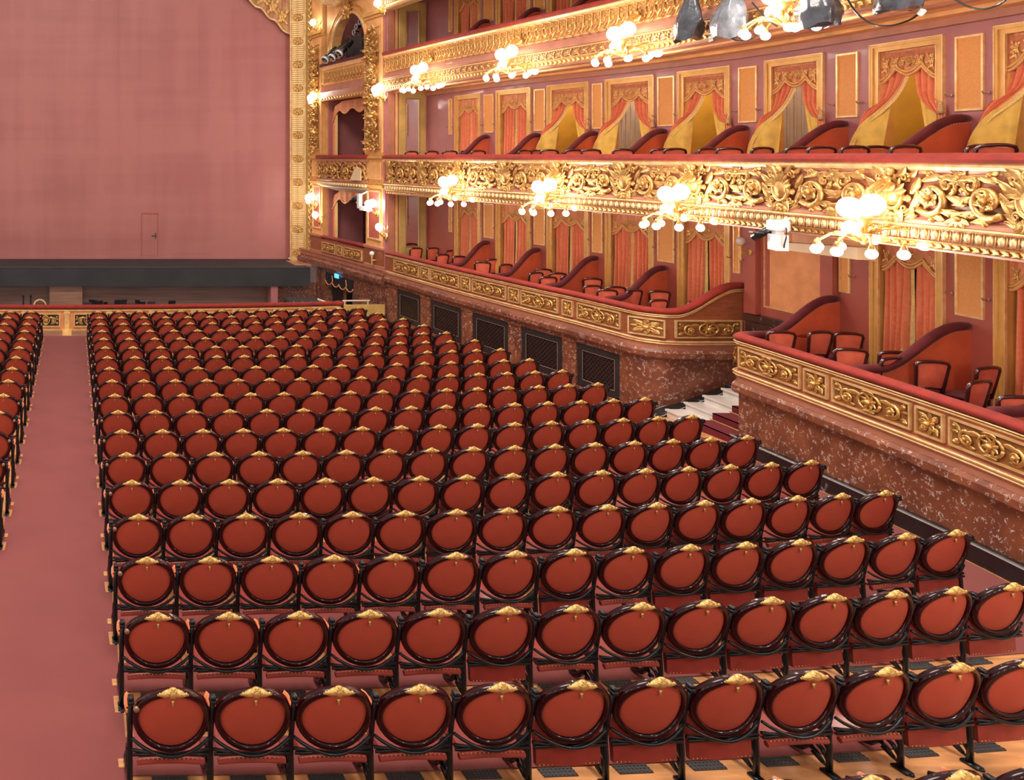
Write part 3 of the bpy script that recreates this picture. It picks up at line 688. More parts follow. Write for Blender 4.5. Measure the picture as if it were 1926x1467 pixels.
strip(bal, 'bottom_fillet', [(.02, 3.66), (.02, 3.69), (.3, 3.69), (.3, 3.66)], 'rose_paint')
# eggs
q = S_P2 + .12; cnt = 0
es = []
while q < S_END - .1: es.append(q); q += .165
for q in es:
    loc, rz = frame_at(F, q, -.02, 3.89); put('egg', OR['egg'], bal, loc, rz)
q = S_P2 + .1; rs = []
while q < S_END - .1: rs.append(q); q += .14
for q in rs:
    loc, rz = frame_at(F, q, .035, 3.735); put('leaf_rope', OR['rope'], bal, loc, rz, scale=(1.25, 1.2, 1.1))
# frieze: cartouche, scroll, scroll, cartouche ...
CH_MID = [11.75, 15.65, 19.75, 24.2]; CH_UP = [10.2, 14.3, 18.15, 22.6, 26.45]
cart = [9.7] + CH_MID + [27.9]
cart = sorted(CH_MID + [(CH_MID[i] + CH_MID[i + 1]) / 2 for i in range(3)] + [9.7, 7.6, 26.3, 28.4])
for c in cart:
    if c < S_END - .2 and c > S_P2 + .2:
        loc, rz = frame_at(F, c, -.01, 4.43); put('shell_cartouche', OR['shell'], bal, loc, rz)
for i in range(len(cart) - 1):
    a, b = cart[i], cart[i + 1]
    if b > S_END + 1.2: continue
    span = b - a - .40; w_ = span / 2
    for j, key in ((0, 'scroll'), (1, 'scroll_m')):
        c = a + .20 + w_ * (j + .5)
        loc, rz = frame_at(F, c, 0, 4.43); put('acanthus_scroll', OR[key], bal, loc, rz, scale=(w_ / .76, 1, 1.04))
    for c in (a, (a + b) / 2):
        if c > S_P2 + .1:
            loc, rz = frame_at(F, c, -.03, 4.10); put('leaf_drop', OR['drop'], bal, loc, rz, scale=(1.5, 1, 1))
    loc, rz = frame_at(F, (a + b) / 2, -.02, 4.70); put('floret', OR['floret'], bal, loc, rz)

# ---- upper balcony
ub = empty('upper_balcony', (0, 0, 0), 0, 'upper balcony front with gilt hook scrolls along the top edge', 'balcony')
US1 = sY(10.0)
strip(ub, 'velvet_rail', [(-.10, 8.55), (-.13, 8.60), (-.10, 8.65), (.16, 8.68), (.18, 8.55)], 'rail_velvet')
strip(ub, 'lip_moulding', [(-.08, 8.47), (-.11, 8.51), (-.08, 8.55), (.16, 8.55), (.16, 8.47)], 'gold_pale')
strip(ub, 'lip_cove', [(-.03, 8.41), (-.06, 8.47), (.14, 8.47), (.14, 8.41)], 'ochre')
strip(ub, 'frieze_ground', [(.02, 7.95), (.0, 8.41), (.14, 8.41), (.14, 7.95)], 'ochre')
strip(ub, 'cove', [(-.06, 7.68), (-.10, 7.72), (-.07, 7.80), (.0, 7.90), (.02, 7.95), (.16, 7.95), (.16, 7.68)], 'rose_paint')
strip(ub, 'cove_bead', [(-.08, 7.65), (-.10, 7.665), (-.08, 7.68), (.1, 7.68), (.1, 7.65)], 'gold_pale')
strip(ub, 'floret_band', [(.0, 7.46), (-.03, 7.65), (.16, 7.65), (.16, 7.46)], 'rose_paint')
strip(ub, 'fillet', [(-.04, 7.43), (-.06, 7.445), (-.04, 7.46), (.16, 7.46), (.16, 7.43)], 'gold_pale')
strip(ub, 'rope_ground', [(.02, 7.30), (-.01, 7.43), (.16, 7.43), (.16, 7.30)], 'gold_paint')
strip(ub, 'bottom_fillet', [(-.01, 7.26), (-.03, 7.30), (.3, 7.30), (.3, 7.26)], 'rose_paint')
q = S_P2 + .15
while q < sY(13.2):
    loc, rz = frame_at(F, q, .0, 8.18); put('hook_ornament', OR['hook'], ub, loc, rz, scale=(1.05, 1, 1.0)); q += .27
q = S_P2 + .15
while q < sY(10.5):
    loc, rz = frame_at(F, q, -.01, 7.555); put('floret', OR['floret'], ub, loc, rz, scale=(1., 1, .95)); q += .27
q = S_P2 + .1
while q < sY(10.5):
    loc, rz = frame_at(F, q, .0, 7.365); put('leaf_rope', OR['rope'], ub, loc, rz, scale=(1.1, 1, 1.3)); q += .15
# next balcony, only its underside edge shows
tb = empty('gallery_balcony', (0, 0, 0), 0, 'fluted underside of the gallery balcony at the top of the photo', 'balcony')
strip(tb, 'fascia', [(-.02, 10.25), (-.05, 10.98), (.3, 10.98), (.3, 10.25)], 'gold_paint', S_P2 + .08, sY(18))
for i in range(14):
    loc, rz = frame_at(F, S_P2 + .15 + i * .13, -.03, 10.75); m = MB(); m.box(-.035, .035, -.04, .02, -.42, .22, .01); obj('flute', m, 'gold', tb, loc=loc, rz=rz)
strip(tb, 'moulding', [(-.07, 10.15), (-.10, 10.2), (-.05, 10.25), (.3, 10.25), (.3, 10.15)], 'gold_pale', S_P2 + .08, sY(18))
# ================================================================== proscenium boxes
SP1a, SP1b, SP2a = sY(35.15), sY(34.2), sY(30.55)
pw = empty('wall_proscenium', (0, 0, 0), kind='structure')
def pblock(name, a, b, d0, d1, z0, z1, mt, parent=pw, bev=0):
    m = MB(); F.sweep(m, [(d0, z0), (d0, z1), (d1, z1), (d1, z0)], a, b, .6); return obj(name, m, mt, parent)
# marble base with the side door
du0, du1 = F.s_of_u(612), F.s_of_u(664)
pblock('marble_panel', 0, du0, .03, .6, -2.6, .42, 'red_marble'); pblock('marble_panel', du1, S_P2, .03, .6, -2.6, .42, 'red_marble')
pblock('marble_lintel', du0, du1, .03, .6, .22, .42, 'red_marble')
pblock('marble_pilaster', du0 - .75, du0 - .62, -.04, .1, -2.6, .42, 'red_marble')
m = MB(); F.sweep(m, [(-.06, .36), (-.16, .46), (-.16, .62), (-.10, .70), (-.10, .76), (.4, .76), (.4, .36)], 0, S_P2, .5); obj('marble_cornice', m, 'red_marble', pw)
m = MB(); F.sweep(m, [(-.08, .76), (-.08, .88), (-.12, .92), (-.12, .98), (.3, .98), (.3, .76)], 0, S_P2, .5); obj('wood_base', m, 'rose_paint', pw)
# side door: dark leaves, swag pelmet, blue exit sign
dc = (du0 + du1) / 2; dw = du1 - du0; loc, rz = frame_at(F, dc, .0, 0)
m = MB(); m.box(-dw / 2, dw / 2, .75, .8, -2.6, .3); o = obj('door_1', m, 'door_black', loc=loc, rz=rz, kind='structure')
m = MB(); m.box(-dw / 2, -dw * .04, .30, .36, -2.6, .05, .01); obj('door_leaf', m, 'door_black', o)
m = MB(); m.box(dw * .26, dw * .42, .25, .3, -2.6, .05, .01); obj('door_leaf', m, 'glass_grey', o)
m = MB(); m.box(-dw * .02, dw * .05, .22, .28, -2.6, -.1, .01); obj('door_post', m, 'mahogany', o)
pel = empty('door_pelmet', loc, rz, 'black swagged pelmet with pink fringe over the side door', 'pelmet')
m = MB(); pts = []
N_ = 40
def pel_b(t): return -.12 - .14 * abs(math.sin(t * 4 * math.pi)) ** .7
m.grid(lambda a, b: (-dw / 2 + dw * a, .02 + .02 * math.sin(a * 50), .22 + (pel_b(a) - .22) * b), N_, 4); obj('swag', m, 'door_black', pel, True)
m = MB(); m.tube([(-dw / 2 + dw * i / N_, .0, pel_b(i / N_)) for i in range(N_ + 1)], .028, 5); obj('fringe', m, 'orange_flat', pel, True)
for t in (.25, .75): m = MB(); m.tube([(-dw / 2 + dw * t, 0, .16), (-dw / 2 + dw * t + .05, 0, -.1)], .022, 5); obj('tail', m, 'orange_flat', pel)
m = MB(); m.box(-.30, .02, -.05, .0, .12, .29, .01); obj('exit_sign', m, 'exit_blue', loc=(loc[0], loc[1], 0), rz=rz, label='small glowing blue exit sign over the dark side door', cat='sign')

# pillars
FOLN = [0]
def pillar(a, b, first):
    w_ = b - a; c = (a + b) / 2; loc, rz = frame_at(F, c, 0, 0)
    pr = empty('proscenium_pillar', loc, rz, 'gilt foliate pillar of the proscenium boxes %s' % ('beside the gold stage frame' if first else 'next to the long balconies'), 'pillar')
    m = MB(); m.box(-w_ / 2, w_ / 2, 0, 1.4, .98, 12.0); obj('shaft', m, 'ochre', pr)
    # lower framed panel
    m = MB(); m.box(-w_ / 2 - .02, w_ / 2 + .02, -.05, .1, .98, 1.72); obj('pedestal', m, 'mahogany', pr)
    m = MB(); m.box(-w_ / 2 - .05, w_ / 2 + .05, -.09, .1, 1.62, 1.74, .02); m.box(-w_ / 2 - .03, w_ / 2 + .03, -.07, .1, .98, 1.06, .01); obj('pedestal_moulding', m, 'rose_paint', pr)
    def fpanel(z0, z1, hw, face):
        m = MB(); t = .06
        for (x0, x1, za, zb) in ((-hw, hw, z1 - t, z1), (-hw, hw, z0, z0 + t), (-hw, -hw + t, z0 + t, z1 - t), (hw - t, hw, z0 + t, z1 - t)): m.box(x0, x1, -.05, 0, za, zb, .008)
        p = obj('panel_frame', m, 'gold_pale', pr); m = MB(); m.box(-hw + t, hw - t, -.012, 0, z0 + t, z1 - t); obj('panel_face', m, face, p); return p
    hw = w_ * .36
    fpanel(1.95, 3.75, hw, 'plum_dark')
    for (z0, z1) in ((4.15, 4.75),): 
        m = MB(); m.box(-w_ * .42, w_ * .42, -.06, 0, z0, z1, .02); obj('cushion_panel', m, 'ochre', pr)
    m = MB()
    for (z0, z1, e) in ((3.85, 3.95, .08), (3.95, 4.02, .05), (4.9, 5.0, .08), (5.0, 5.08, .04), (10.0, 10.1, .06), (10.1, 10.25, .12)): m.box(-w_ / 2 - e * .4, w_ / 2 + e * .4, -e, .1, z0, z1, .01)
    obj('string_course', m, 'gold_paint', pr)
    fpanel(5.25, 9.7, hw, 'ochre')
    # foliage, cluster by cluster
    zz = 5.5; k = 0
    while zz < 9.6:
        put('foliage_cluster', OR['fol%d' % ((k * 3 + (0 if first else 1)) % 4)], pr, (0, -.02, zz), scale=(hw / .24 * (1 if k % 2 else -1), 2.3, 1.2)); zz += .42; k += 1
    m = MB(); m.box(-.17, .17, -.22, -.02, 7.9, 8.3, .02); obj('scroll_tablet', m, 'gold_paint', pr)
    m = MB(); m.box(-w_ / 2, -w_ / 2 + .09, -.07, 0, 5.1, 9.9, .015); m.box(w_ / 2 - .09, w_ / 2, -.07, 0, 5.1, 9.9, .015); obj('fillet', m, 'ochre', pr)
    return pr
pillar(SP1a, SP1b, True); pillar(SP2a, S_P2 - .1, False)
# box interiors
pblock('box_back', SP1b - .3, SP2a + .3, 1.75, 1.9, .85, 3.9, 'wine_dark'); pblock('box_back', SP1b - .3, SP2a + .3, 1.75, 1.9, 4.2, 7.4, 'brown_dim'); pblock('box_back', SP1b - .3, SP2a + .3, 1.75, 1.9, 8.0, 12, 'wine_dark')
pblock('box_floor', SP1b - .1, SP2a + .1, .1, 1.9, .72, .88, 'cap_velvet'); pblock('box_floor', SP1b - .1, SP2a + .1, .1, 1.9, 3.9, 4.2, 'plum_dark'); pblock('box_floor', SP1b - .1, SP2a + .1, .1, 1.9, 7.45, 8.1, 'plum_dark')
pblock('box_side', SP1b - .02, SP1b + .10, .25, 1.8, .85, 12, 'plum_wall')
# lower parapet
pp = empty('box_parapet', (0, 0, 0), 0, 'short mahogany parapet with gilt panels on the lower proscenium box', 'parapet')
m = MB(); F.sweep(m, [(-.06, .98), (-.06, 1.56), (.1, 1.56), (.1, .98)], SP1b, SP2a, .5); obj('wood_front', m, 'mahogany', pp)
m = MB(); m.tube([(*F.at(q, .0)[0], 1.66) for q in F.qs(SP1b, SP2a, .3)], .10, 10, flat=.7, up=(0, 0, 1)); obj('velvet_rail', m, 'rail_velvet', pp, True)
L_ = SP2a - SP1b
for (a, b, k) in ((.04, .36, 'wide'), (.40, .52, 'sq'), (.56, .96, 'wide')): panel(pp, F, SP1b + L_ * a, SP1b + L_ * b, 1.06, 1.46, k, -.08)
# mid balcony of the proscenium box, bowed
pm = empty('bowed_balcony', (0, 0, 0), 0, 'short bowed gilt balcony of the middle proscenium box', 'balcony')
def bow(q): t = (q - (SP1b - .35)) / (L_ + .7); return -.28 * math.sin(math.pi * min(1, max(0, t)))
Bp = Path([F.at(q, bow(q) - .02)[0] for q in F.qs(SP1b - .35, SP2a + .25, .12)])
def bstrip(name, prof, mt): m = MB(); Bp.sweep(m, prof, 0, Bp.L, .2); return obj(name, m, mt, pm)
bstrip('velvet_rail', [(-.10, 4.90), (-.12, 4.95), (-.08, 5.03), (.18, 5.03), (.18, 4.9)], 'rail_velvet')
bstrip('lip_moulding', [(-.05, 4.76), (-.08, 4.82), (-.05, 4.90), (.16, 4.90), (.16, 4.76)], 'rose_paint')
bstrip('frieze_ground', [(.03, 4.10), (-.02, 4.76), (.14, 4.76), (.14, 4.10)], 'mahogany')
bstrip('cornice', [(-.03, 3.98), (-.08, 4.03), (-.02, 4.12), (.14, 4.12), (.14, 3.98)], 'rose_paint')
bstrip('egg_ground', [(.02, 3.80), (-.03, 3.98), (.14, 3.98), (.14, 3.80)], 'rose_paint')
bstrip('white_soffit', [(.05, 3.74), (.0, 3.80), (.4, 3.80), (1.0, 3.55), (.9, 3.5)], 'cream')
for i in range(int(Bp.L / .165)):
    loc, rz = frame_at(Bp, .1 + i * .165, -.01, 3.89); put('egg', OR['egg'], pm, loc, rz)
for i in range(5):
    c = Bp.L * (i + .5) / 5; loc, rz = frame_at(Bp, c, 0, 4.43)
    put('acanthus_scroll', OR['scroll' if i % 2 else 'scroll_m'], pm, loc, rz, scale=(1.05, 1, 1.02))
    loc, rz = frame_at(Bp, c, -.02, 4.10); put('leaf_drop', OR['drop'], pm, loc, rz)
# grey panel of a fitting leaning on its front right
loc, rz = frame_at(Bp, Bp.L - .55, -.16, 4.28); m = MB(); m.add([(-.3, 0, -.2), (.32, 0, -.2), (.32, 0, .2), (.1, 0, .32), (-.05, 0, .2), (-.3, .05, -.2), (.32, .05, -.2), (.32, .05, .2), (.1, .05, .32), (-.05, .05, .2)], [(0, 1, 2, 3, 4), (9, 8, 7, 6, 5), (0, 5, 6, 1), (1, 6, 7, 2), (2, 7, 8, 3), (3, 8, 9, 4), (4, 9, 5, 0)])
obj('bracket_cover', m, 'pale_board', label='plain beige cover plate on the bowed balcony frieze', cat='cover plate', loc=loc, rz=rz)
# upper box: sill, frieze, arch
pu = empty('arched_box', (0, 0, 0), 0, 'upper proscenium box with gilt arch and carved sill', 'theatre box')
def ustrip(name, prof, mt, a=SP1b, b=SP2a): m = MB(); F.sweep(m, prof, a, b, .4); return obj(name, m, mt, pu)
ustrip('velvet_rail', [(-.12, 8.66), (-.12, 8.78), (.2, 8.80), (.2, 8.66)], 'cap_velvet')
ustrip('sill_moulding', [(-.06, 8.5), (-.10, 8.58), (-.10, 8.66), (.2, 8.66), (.2, 8.5)], 'gold_pale')
ustrip('frieze_ground', [(.0, 7.9), (-.03, 8.5), (.2, 8.5), (.2, 7.9)], 'ochre')
ustrip('cornice', [(-.06, 7.40), (-.12, 7.6), (-.06, 7.75), (.0, 7.9), (.3, 7.9), (.3, 7.40)], 'rose_paint')
ustrip('cornice_rope', [(-.06, 7.26), (-.10, 7.40), (.3, 7.40), (.3, 7.26)], 'gold_paint')
for i in range(13): loc, rz = frame_at(F, SP1b + .25 + i * .265, -.02, 8.2); put('hook_ornament', OR['hook'], pu, loc, rz)
for i in range(15): loc, rz = frame_at(F, SP1b + .15 + i * .24, -.08, 7.33); put('leaf_rope', OR['rope'], pu, loc, rz, scale=(1.8, 1.4, 1.5))
ac = (SP1b + SP2a) / 2 + .22; loc, rz = frame_at(F, ac, .12, 0); hw = 1.42
def arch_pts(hw_, zs, rise, n=20): return [(-hw_, 8.66)] + [(-hw_ * math.cos(math.pi * i / n), zs + rise * math.sin(math.pi * i / n)) for i in range(n + 1)] + [(hw_, 8.66)]
ap = arch_pts(hw, 9.2, 1.35); op = []
for (x, z) in ap:
    if z < 9.25: op.append((-1.9 if x < 0 else 1.9, z))
    else:
        a = math.atan2(z - 9.2, x); k = min(1.9 / max(abs(math.cos(a)), 1e-6), 2.6 / max(math.sin(a), 1e-6)); op.append((k * math.cos(a), 9.2 + k * math.sin(a)))
m = MB(); n = len(ap); vs = [(x, 0, z) for x, z in ap] + [(x, 0, z) for x, z in op] + [(x, .35, z) for x, z in ap]
m.add(vs, [(i, i + 1, n + i + 1, n + i) for i in range(n - 1)] + [(i, 2 * n + i, 2 * n + i + 1, i + 1) for i in range(n - 1)]); obj('arch_wall', m, 'ochre', pu, loc=loc, rz=rz)
for (e, r, y, mt) in ((.05, .06, -.02, 'gold_pale'), (.20, .035, -.02, 'gold_paint'), (.34, .05, -.01, 'gold')):
    m = MB(); m.tube([(x, y, z) for x, z in arch_pts(hw + e, 9.2, 1.35 + e)], r, 6, up=(0, 1, 0)); obj('archivolt', m, mt, pu, loc=loc, rz=rz)
put('keystone', OR['shell'], pu, (loc[0], loc[1], 10.75), rz, scale=(1.3, 1.8, 1.1))
# coving shell over the arch (fluted hood)
for i in range(15):
    t = -1 + 2 * i / 14; m = MB(); m.tube([(t * .9, -.05, 11.0), (t * 1.35, -.45, 11.25), (t * 1.5, -.6, 11.6)], [.06, .09, .09], 6); obj('hood_flute', m, 'gold_pale', pu, True, loc=loc, rz=rz)
# columns of the upper box
for s_, in ((SP1b + .18,),):
    loc2, rz2 = frame_at(F, s_, -.02, 0); m = MB(); m.lathe([(.10, 7.95), (.12, 8.0), (.09, 8.05), (.09, 8.45), (.13, 8.5), (.13, 8.6)], 10); obj('baluster', m, 'gold_paint', pu, True, loc=loc2, rz=rz2)
# valance + drape at the middle and lower openings
def box_drape(z0, z1, nm, cut):
    s1, s2 = F.s_of_u(622, .38), F.s_of_u(708, .38); c = (s1 + s2) / 2; loc, rz = frame_at(F, c, .38, 0); hw = (s2 - s1) / 2
    r = empty('box_curtain', loc, rz, 'orange scalloped valance and side drape of the %s proscenium box' % nm, 'curtain')
    def bot(t): return z1 - .42 - .10 * math.cos(t * 6 * math.pi) - (.38 * max(0, 1 - t * 4.5))
    def top(t): return z1 - .55 * (2 * t - 1) ** 4
    m = MB(); m.grid(lambda a, b: (-hw + 2 * hw * a * cut, .03 * math.sin(a * 40), top(a * cut) * (1 - b) + bot(a * cut) * b), 36, 4); obj('valance', m, 'valance', r, True)
    m = MB(); m.tube([(-hw + 2 * hw * i / 36 * cut, .0, bot(i / 36 * cut)) for i in range(37)], .03, 5); obj('valance_trim', m, 'valance_trim', r, True)
    m = MB(); m.grid(lambda a, b: (-hw + .30 * a, .05 + .03 * math.sin(a * 14), bot(.08) + (z0 - bot(.08)) * b), 16, 3); obj('drape', m, 'curtain', r, True)
    m = MB(); m.grid(lambda a, b: (-hw + .28 + .25 * a, .03 + .03 * math.sin(a * 9), bot(.2) + .1 + (z0 - bot(.2) - .1) * b), 10, 3); obj('drape_lining', m, 'galloon', r, True)
    m = MB(); m.box(-hw - .42, -hw - .04, .06, .4, z0, z1 + .2); m.box(-hw - .30, -hw - .18, .0, .1, z0 + 1.1, z1 + .2, .01); obj('column', m, 'plum_dark', r)
    m = MB(); m.box(-hw - .44, -hw - .04, .0, .3, z0 + 1.5, z0 + 1.6, .02); m.box(-hw - .44, -hw - .04, .0, .3, z0 + .85, z0 + 1.3, .02); obj('column_band', m, 'brass_plate', r)
box_drape(4.2, 7.22, 'middle', 1.0); box_drape(.85, 3.62, 'lower', .82)
pblock('lintel', SP1b, SP2a, .5, .75, 7.3, 7.5, 'olive_gold'); 
# stage lights standing in the arched box
def spot(q, d, z, ang, nm):
    loc, rz = frame_at(F, q, d, z); r = empty('stage_spotlight', loc, rz + ang, nm, 'stage light', 'black spotlights in the arched box')
    ax = Vector((0, -.75, -.66)); m = MB()
    P = [(0, .28, .26), (0, .12, .12), (0, -.1, -.08), (0, -.26, -.22)]; m.tube(P, [.10, .13, .13, .15], 12, up=(1, 0, 0)); obj('lamp_body', m, 'black_plastic', r, True)
    m = MB(); m.tube([(0, -.24, -.2), (0, -.30, -.255)], [.165, .175], 12, up=(1, 0, 0)); obj('lens_ring', m, 'white_metal', r, True)
    m = MB(); m.tube([(0, -.295, -.25), (0, -.31, -.265)], .13, 12, up=(1, 0, 0)); obj('lens', m, 'black_plastic', r, True)
    m = MB(); m.tube([(-.17, 0, .0), (-.17, .05, -.3), (.17, .05, -.3), (.17, 0, .0)], .02, 5); obj('yoke', m, 'charcoal', r)
spot(SP1b + .75, .0, 9.12, .25, 'leftmost black spotlight leaning over the arched box sill'); spot(SP1b + 1.35, .02, 9.14, .2, 'middle black spotlight with white rim on the arched box sill'); spot(SP1b + 1.85, .1, 9.25, .1, 'rightmost black spotlight on the arched box sill')
loc, rz = frame_at(F, SP1b + 1.2, .75, 8.8)
m = MB(); m.box(-.62, -.02, 0, .5, 0, 1.0, .01); o = obj('flight_case', m, 'charcoal', label='left dark grey equipment case inside the arched box', cat='case', loc=loc, rz=rz); m = MB(); m.tube([(-.5, -.01, .95), (-.5, -.05, 1.05), (-.2, -.05, 1.05), (-.2, -.01, .95)], .015, 5); obj('handle', m, 'brass_plate', o)
m = MB(); m.box(.02, .66, 0, .5, 0, 1.02, .01); o = obj('flight_case', m, 'charcoal', label='right dark grey equipment case inside the arched box', cat='case', loc=loc, rz=rz); m = MB(); m.tube([(.15, -.01, .97), (.15, -.05, 1.08), (.5, -.05, 1.08), (.5, -.01, .97)], .015, 5); obj('handle', m, 'brass_plate', o)
for i, (dq, z) in enumerate(((.95, 10.0), (1.15, 10.2), (1.45, 10.35))):
    loc, rz = frame_at(F, SP1b + dq, .9, z); r = empty('ring_lamp', loc, rz, '%s of the small white-rimmed lamps hung in the arched box' % ('lowest', 'middle one', 'highest')[i], 'lamp', 'white-rimmed lamps in the arched box')
    m = MB(); m.tube([(.10 * math.cos(t), 0, .10 * math.sin(t)) for t in np.linspace(0, 6.283, 15)], .03, 6, up=(0, 1, 0)); obj('rim', m, 'white_metal', r, True)
    m = MB(); m.tube([(0, .02, 0), (0, .2, .02)], [.09, .05], 10); obj('lamp_body', m, 'black_plastic', r, True)
loc, rz = frame_at(F, SP1b + 2.25, .7, 10.15); m = MB(); m.box(-.36, .36, 0, .3, -.22, .26, .02); o = obj('projector_box', m, 'glass_grey', label='grey boxy projector hung under the upper arch', cat='projector', loc=loc, rot=(.35, .1, rz)); m = MB(); m.tube([(0, -.01, 0), (0, -.08, 0)], .1, 10); obj('lens', m, 'black_plastic', o)

# ================================================================== stage
YS = 36.2; X1 = 9.53; ZS = .40
sc_ = empty('safety_curtain', (0, YS + .5, ZS), 0, 'huge flat rose-painted safety curtain closing the stage', 'safety curtain')
m = MB(); m.box(-10.1, 10.3, 0, .12, .07, 12.5); obj('curtain_panel', m, 'fire_curtain', sc_)
m = MB(); m.box(-10.1, X1 + .05, -.03, 0, .0, .14, .01); obj('bottom_rail', m, 'fire_curtain', sc_)
dx0 = (266 - U0) * (YS + .5) / FPX; dx1 = (297 - U0) * (YS + .5) / FPX; dz1 = (490 - 410) * (YS + .5) / FPX + .12
m = MB(); m.box(dx0 + .03, dx1 - .03, -.02, 0, .15, dz1 - .03); dd = obj('wicket_door', m, 'fire_curtain', sc_)
m = MB(); m.box(dx0, dx0 + .03, -.03, .01, .14, dz1); m.box(dx1 - .03, dx1, -.03, .01, .14, dz1); m.box(dx0, dx1, -.03, .01, dz1 - .02, dz1 + .05); obj('door_jamb', m, 'plum_dark', dd)
m = MB(); m.tube([(dx1 - .10, -.06, dz1 * .52), (dx1 - .28, -.06, dz1 * .52)], .02, 5); m.box(dx1 - .13, dx1 - .08, -.05, -.02, dz1 * .46, dz1 * .58); obj('door_handle', m, 'charcoal', dd)
for (x, z0, z1) in ((-.85, 2.5, 11), (2.0, .9, 12), (5.6, 4, 12)): 
    m = MB(); m.box(x, x + .015, -.006, 0, z0, z1); obj('seam', m, 'fire_curtain', sc_)
# painted drapery at the upper corner of the opening
vr = empty('stage_valance', (0, YS + .25, 0), 0, 'gold and rose painted drapery hanging at the upper stage corner', 'valance')
def vb(t):  # t 0 left .. 1 right
    return 12.0 - 1.75 * t ** 1.15 + .06 * math.sin(t * 21)
m = MB(); m.grid(lambda a, b: (7.55 + 2.1 * a, .06 * math.sin(a * 22 + b * 2), 13.2 + (vb(a) - 13.2) * b), 40, 8); obj('drapery', m, 'painted_drape', vr, True)
m = MB(); m.tube([(7.55 + 2.1 * i / 40, -.02, vb(i / 40)) for i in range(41)], .05, 6); obj('fringe', m, 'gold_pale', vr, True)
for k in range(4):
    t = .2 + .2 * k; put('motif', OR['floret'], vr, (7.55 + 2.1 * t, -.07, vb(t) + .55), scale=(2.2, 1, 3.2))
# proscenium frame: fluted gold strip with rosettes, laurel rope
pf = empty('proscenium_frame', (0, 0, 0), 0, 'tall fluted gold proscenium frame with rosettes beside the safety curtain', 'proscenium')
p0 = Vector((X1, YS + .05, 0)); p1 = Vector((10.14, YS - .3, 0)); dv = (p1 - p0); wl = dv.length; rzf = math.atan2(dv.y, dv.x)
m = MB(); m.box(0, wl, .03, .6, ZS - .1, 12.6); obj('backing', m, 'gold_pale', pf, loc=p0, rz=rzf)
m = MB(); m.box(0, .07, -.05, .1, ZS, 12.6, .02); m.box(wl - .07, wl, -.05, .1, ZS, 12.6, .02); obj('edge_moulding', m, 'gold_pale', pf, loc=p0, rz=rzf)
flm = MB(); flm.box(.08, wl - .08, -.035, .04, -.035, .035, .012); flm = mesh('flute_bar', flm, 'gold_pale')
rosm = MB(); rosm.flower(0, 0, .15, 6, -.04, .05); rosm.tube([(.22 * math.cos(t), -.04, .14 * math.sin(t)) for t in np.linspace(0, 6.283, 13)], .02, 5, up=(0, 1, 0)); rosm = mesh('rosette', rosm, 'gold', True)
zs_ = [z for z in np.arange(.75, 12.4, 1.03)]
R_ = Matrix.Rotation(rzf, 3, 'Z')
for z in zs_:
    q = R_ @ Vector((wl / 2, -.0, 0)); put('rosette', rosm, pf, (p0.x + q.x, p0.y + q.y, z), rzf)
    for j in range(8): put('flute_bar', flm, pf, (p0.x, p0.y, z + .20 + j * .09), rzf)
m = MB()
for i in range(90): m.leaf(0, ZS + .1 + i * .135, 1.57 + (.5 if i % 2 else -.5), .17, .10, -.03, .06); m.ell((0, -.06, ZS + .1 + i * .135), .035, 5, 4)
lr = obj('laurel_rope', m, 'gold', pf, True, loc=(10.15, 35.32, 0), rz=rzf); lr['kind'] = 'stuff'
m = MB(); m.box(10.10, 10.35, 35.40, 35.8, ZS - .1, 12.6); obj('rope_backing', m, 'olive_gold', pf)
# apron
ap_ = empty('stage_apron', (0, 0, 0), 0, 'black cloth-covered stage apron above the orchestra pit', 'stage apron')
YA = 33.95
m = MB(); m.box(-10, 9.75, YA, YS + .6, ZS - .12, ZS); obj('apron_top', m, 'black_cloth', ap_)
m = MB(); m.grid(lambda a, b: (-10 + 19.75 * a, YA - .03 + .012 * math.sin(a * 60) * b, ZS - .02 - .75 * b), 80, 3); m.grid(lambda a, b: (9.75, YA - .03 + 1.4 * a, ZS - .02 - .75 * b), 2, 1); obj('front_cloth', m, 'black_cloth', ap_)
m = MB(); m.tube([(-10, YA - .03, ZS - .0), (9.75, YA - .03, ZS - .0)], .02, 5); obj('front_edge', m, 'charcoal', ap_)
m = MB(); m.box(9.3, 10.0, 34.6, 36.1, ZS - .06, ZS + .02, .01); obj('stage_step', m, 'rose_paint', ap_)
# orchestra pit
pit = empty('wall_pit', (0, 0, 0), kind='structure')
m = MB(); m.box(-10, 8.15, 34.6, 34.8, -3.4, -.36); obj('pit_panelling', m, 'pit_wood', pit)
m = MB(); m.box(8.15, 8.45, 34.0, 34.9, -3.4, -.36, .02); obj('pit_post', m, 'plum_wall', pit)
m = MB(); m.box(8.45, 10.4, 34.7, 34.9, -3.4, -.36); obj('pit_marble', m, 'red_marble', pit)
bx0, bx1 = (93 - U0) * 34.3 / FPX, (155 - U0) * 34.3 / FPX
m = MB(); m.box(bx0, bx1, 34.2, 34.6, -3.4, -.38, .01); obj('prompt_box', m, 'pit_wood_light', pit)
m = MB(); m.box(-10, 10.8, 28.3, 34.8, -3.5, -3.4); o = obj('floor_pit', m, 'pit_wood'); o['kind'] = 'structure'
# pit parapet
PR = Path(catmull([(-10, 28.9), (-6, 28.45), (-2, 28.22), (2, 28.24), (5, 28.42), (7.5, 28.65), (9.35, 28.9)], 12))
ZR0, ZR1 = -1.0, -.12
pr = empty('orchestra_rail', (0, 0, 0), 0, 'low orchestra pit rail with red velvet top and gilt openwork panels', 'parapet')
prN = lambda q, d, z: frame_at(PR, q, d, z)
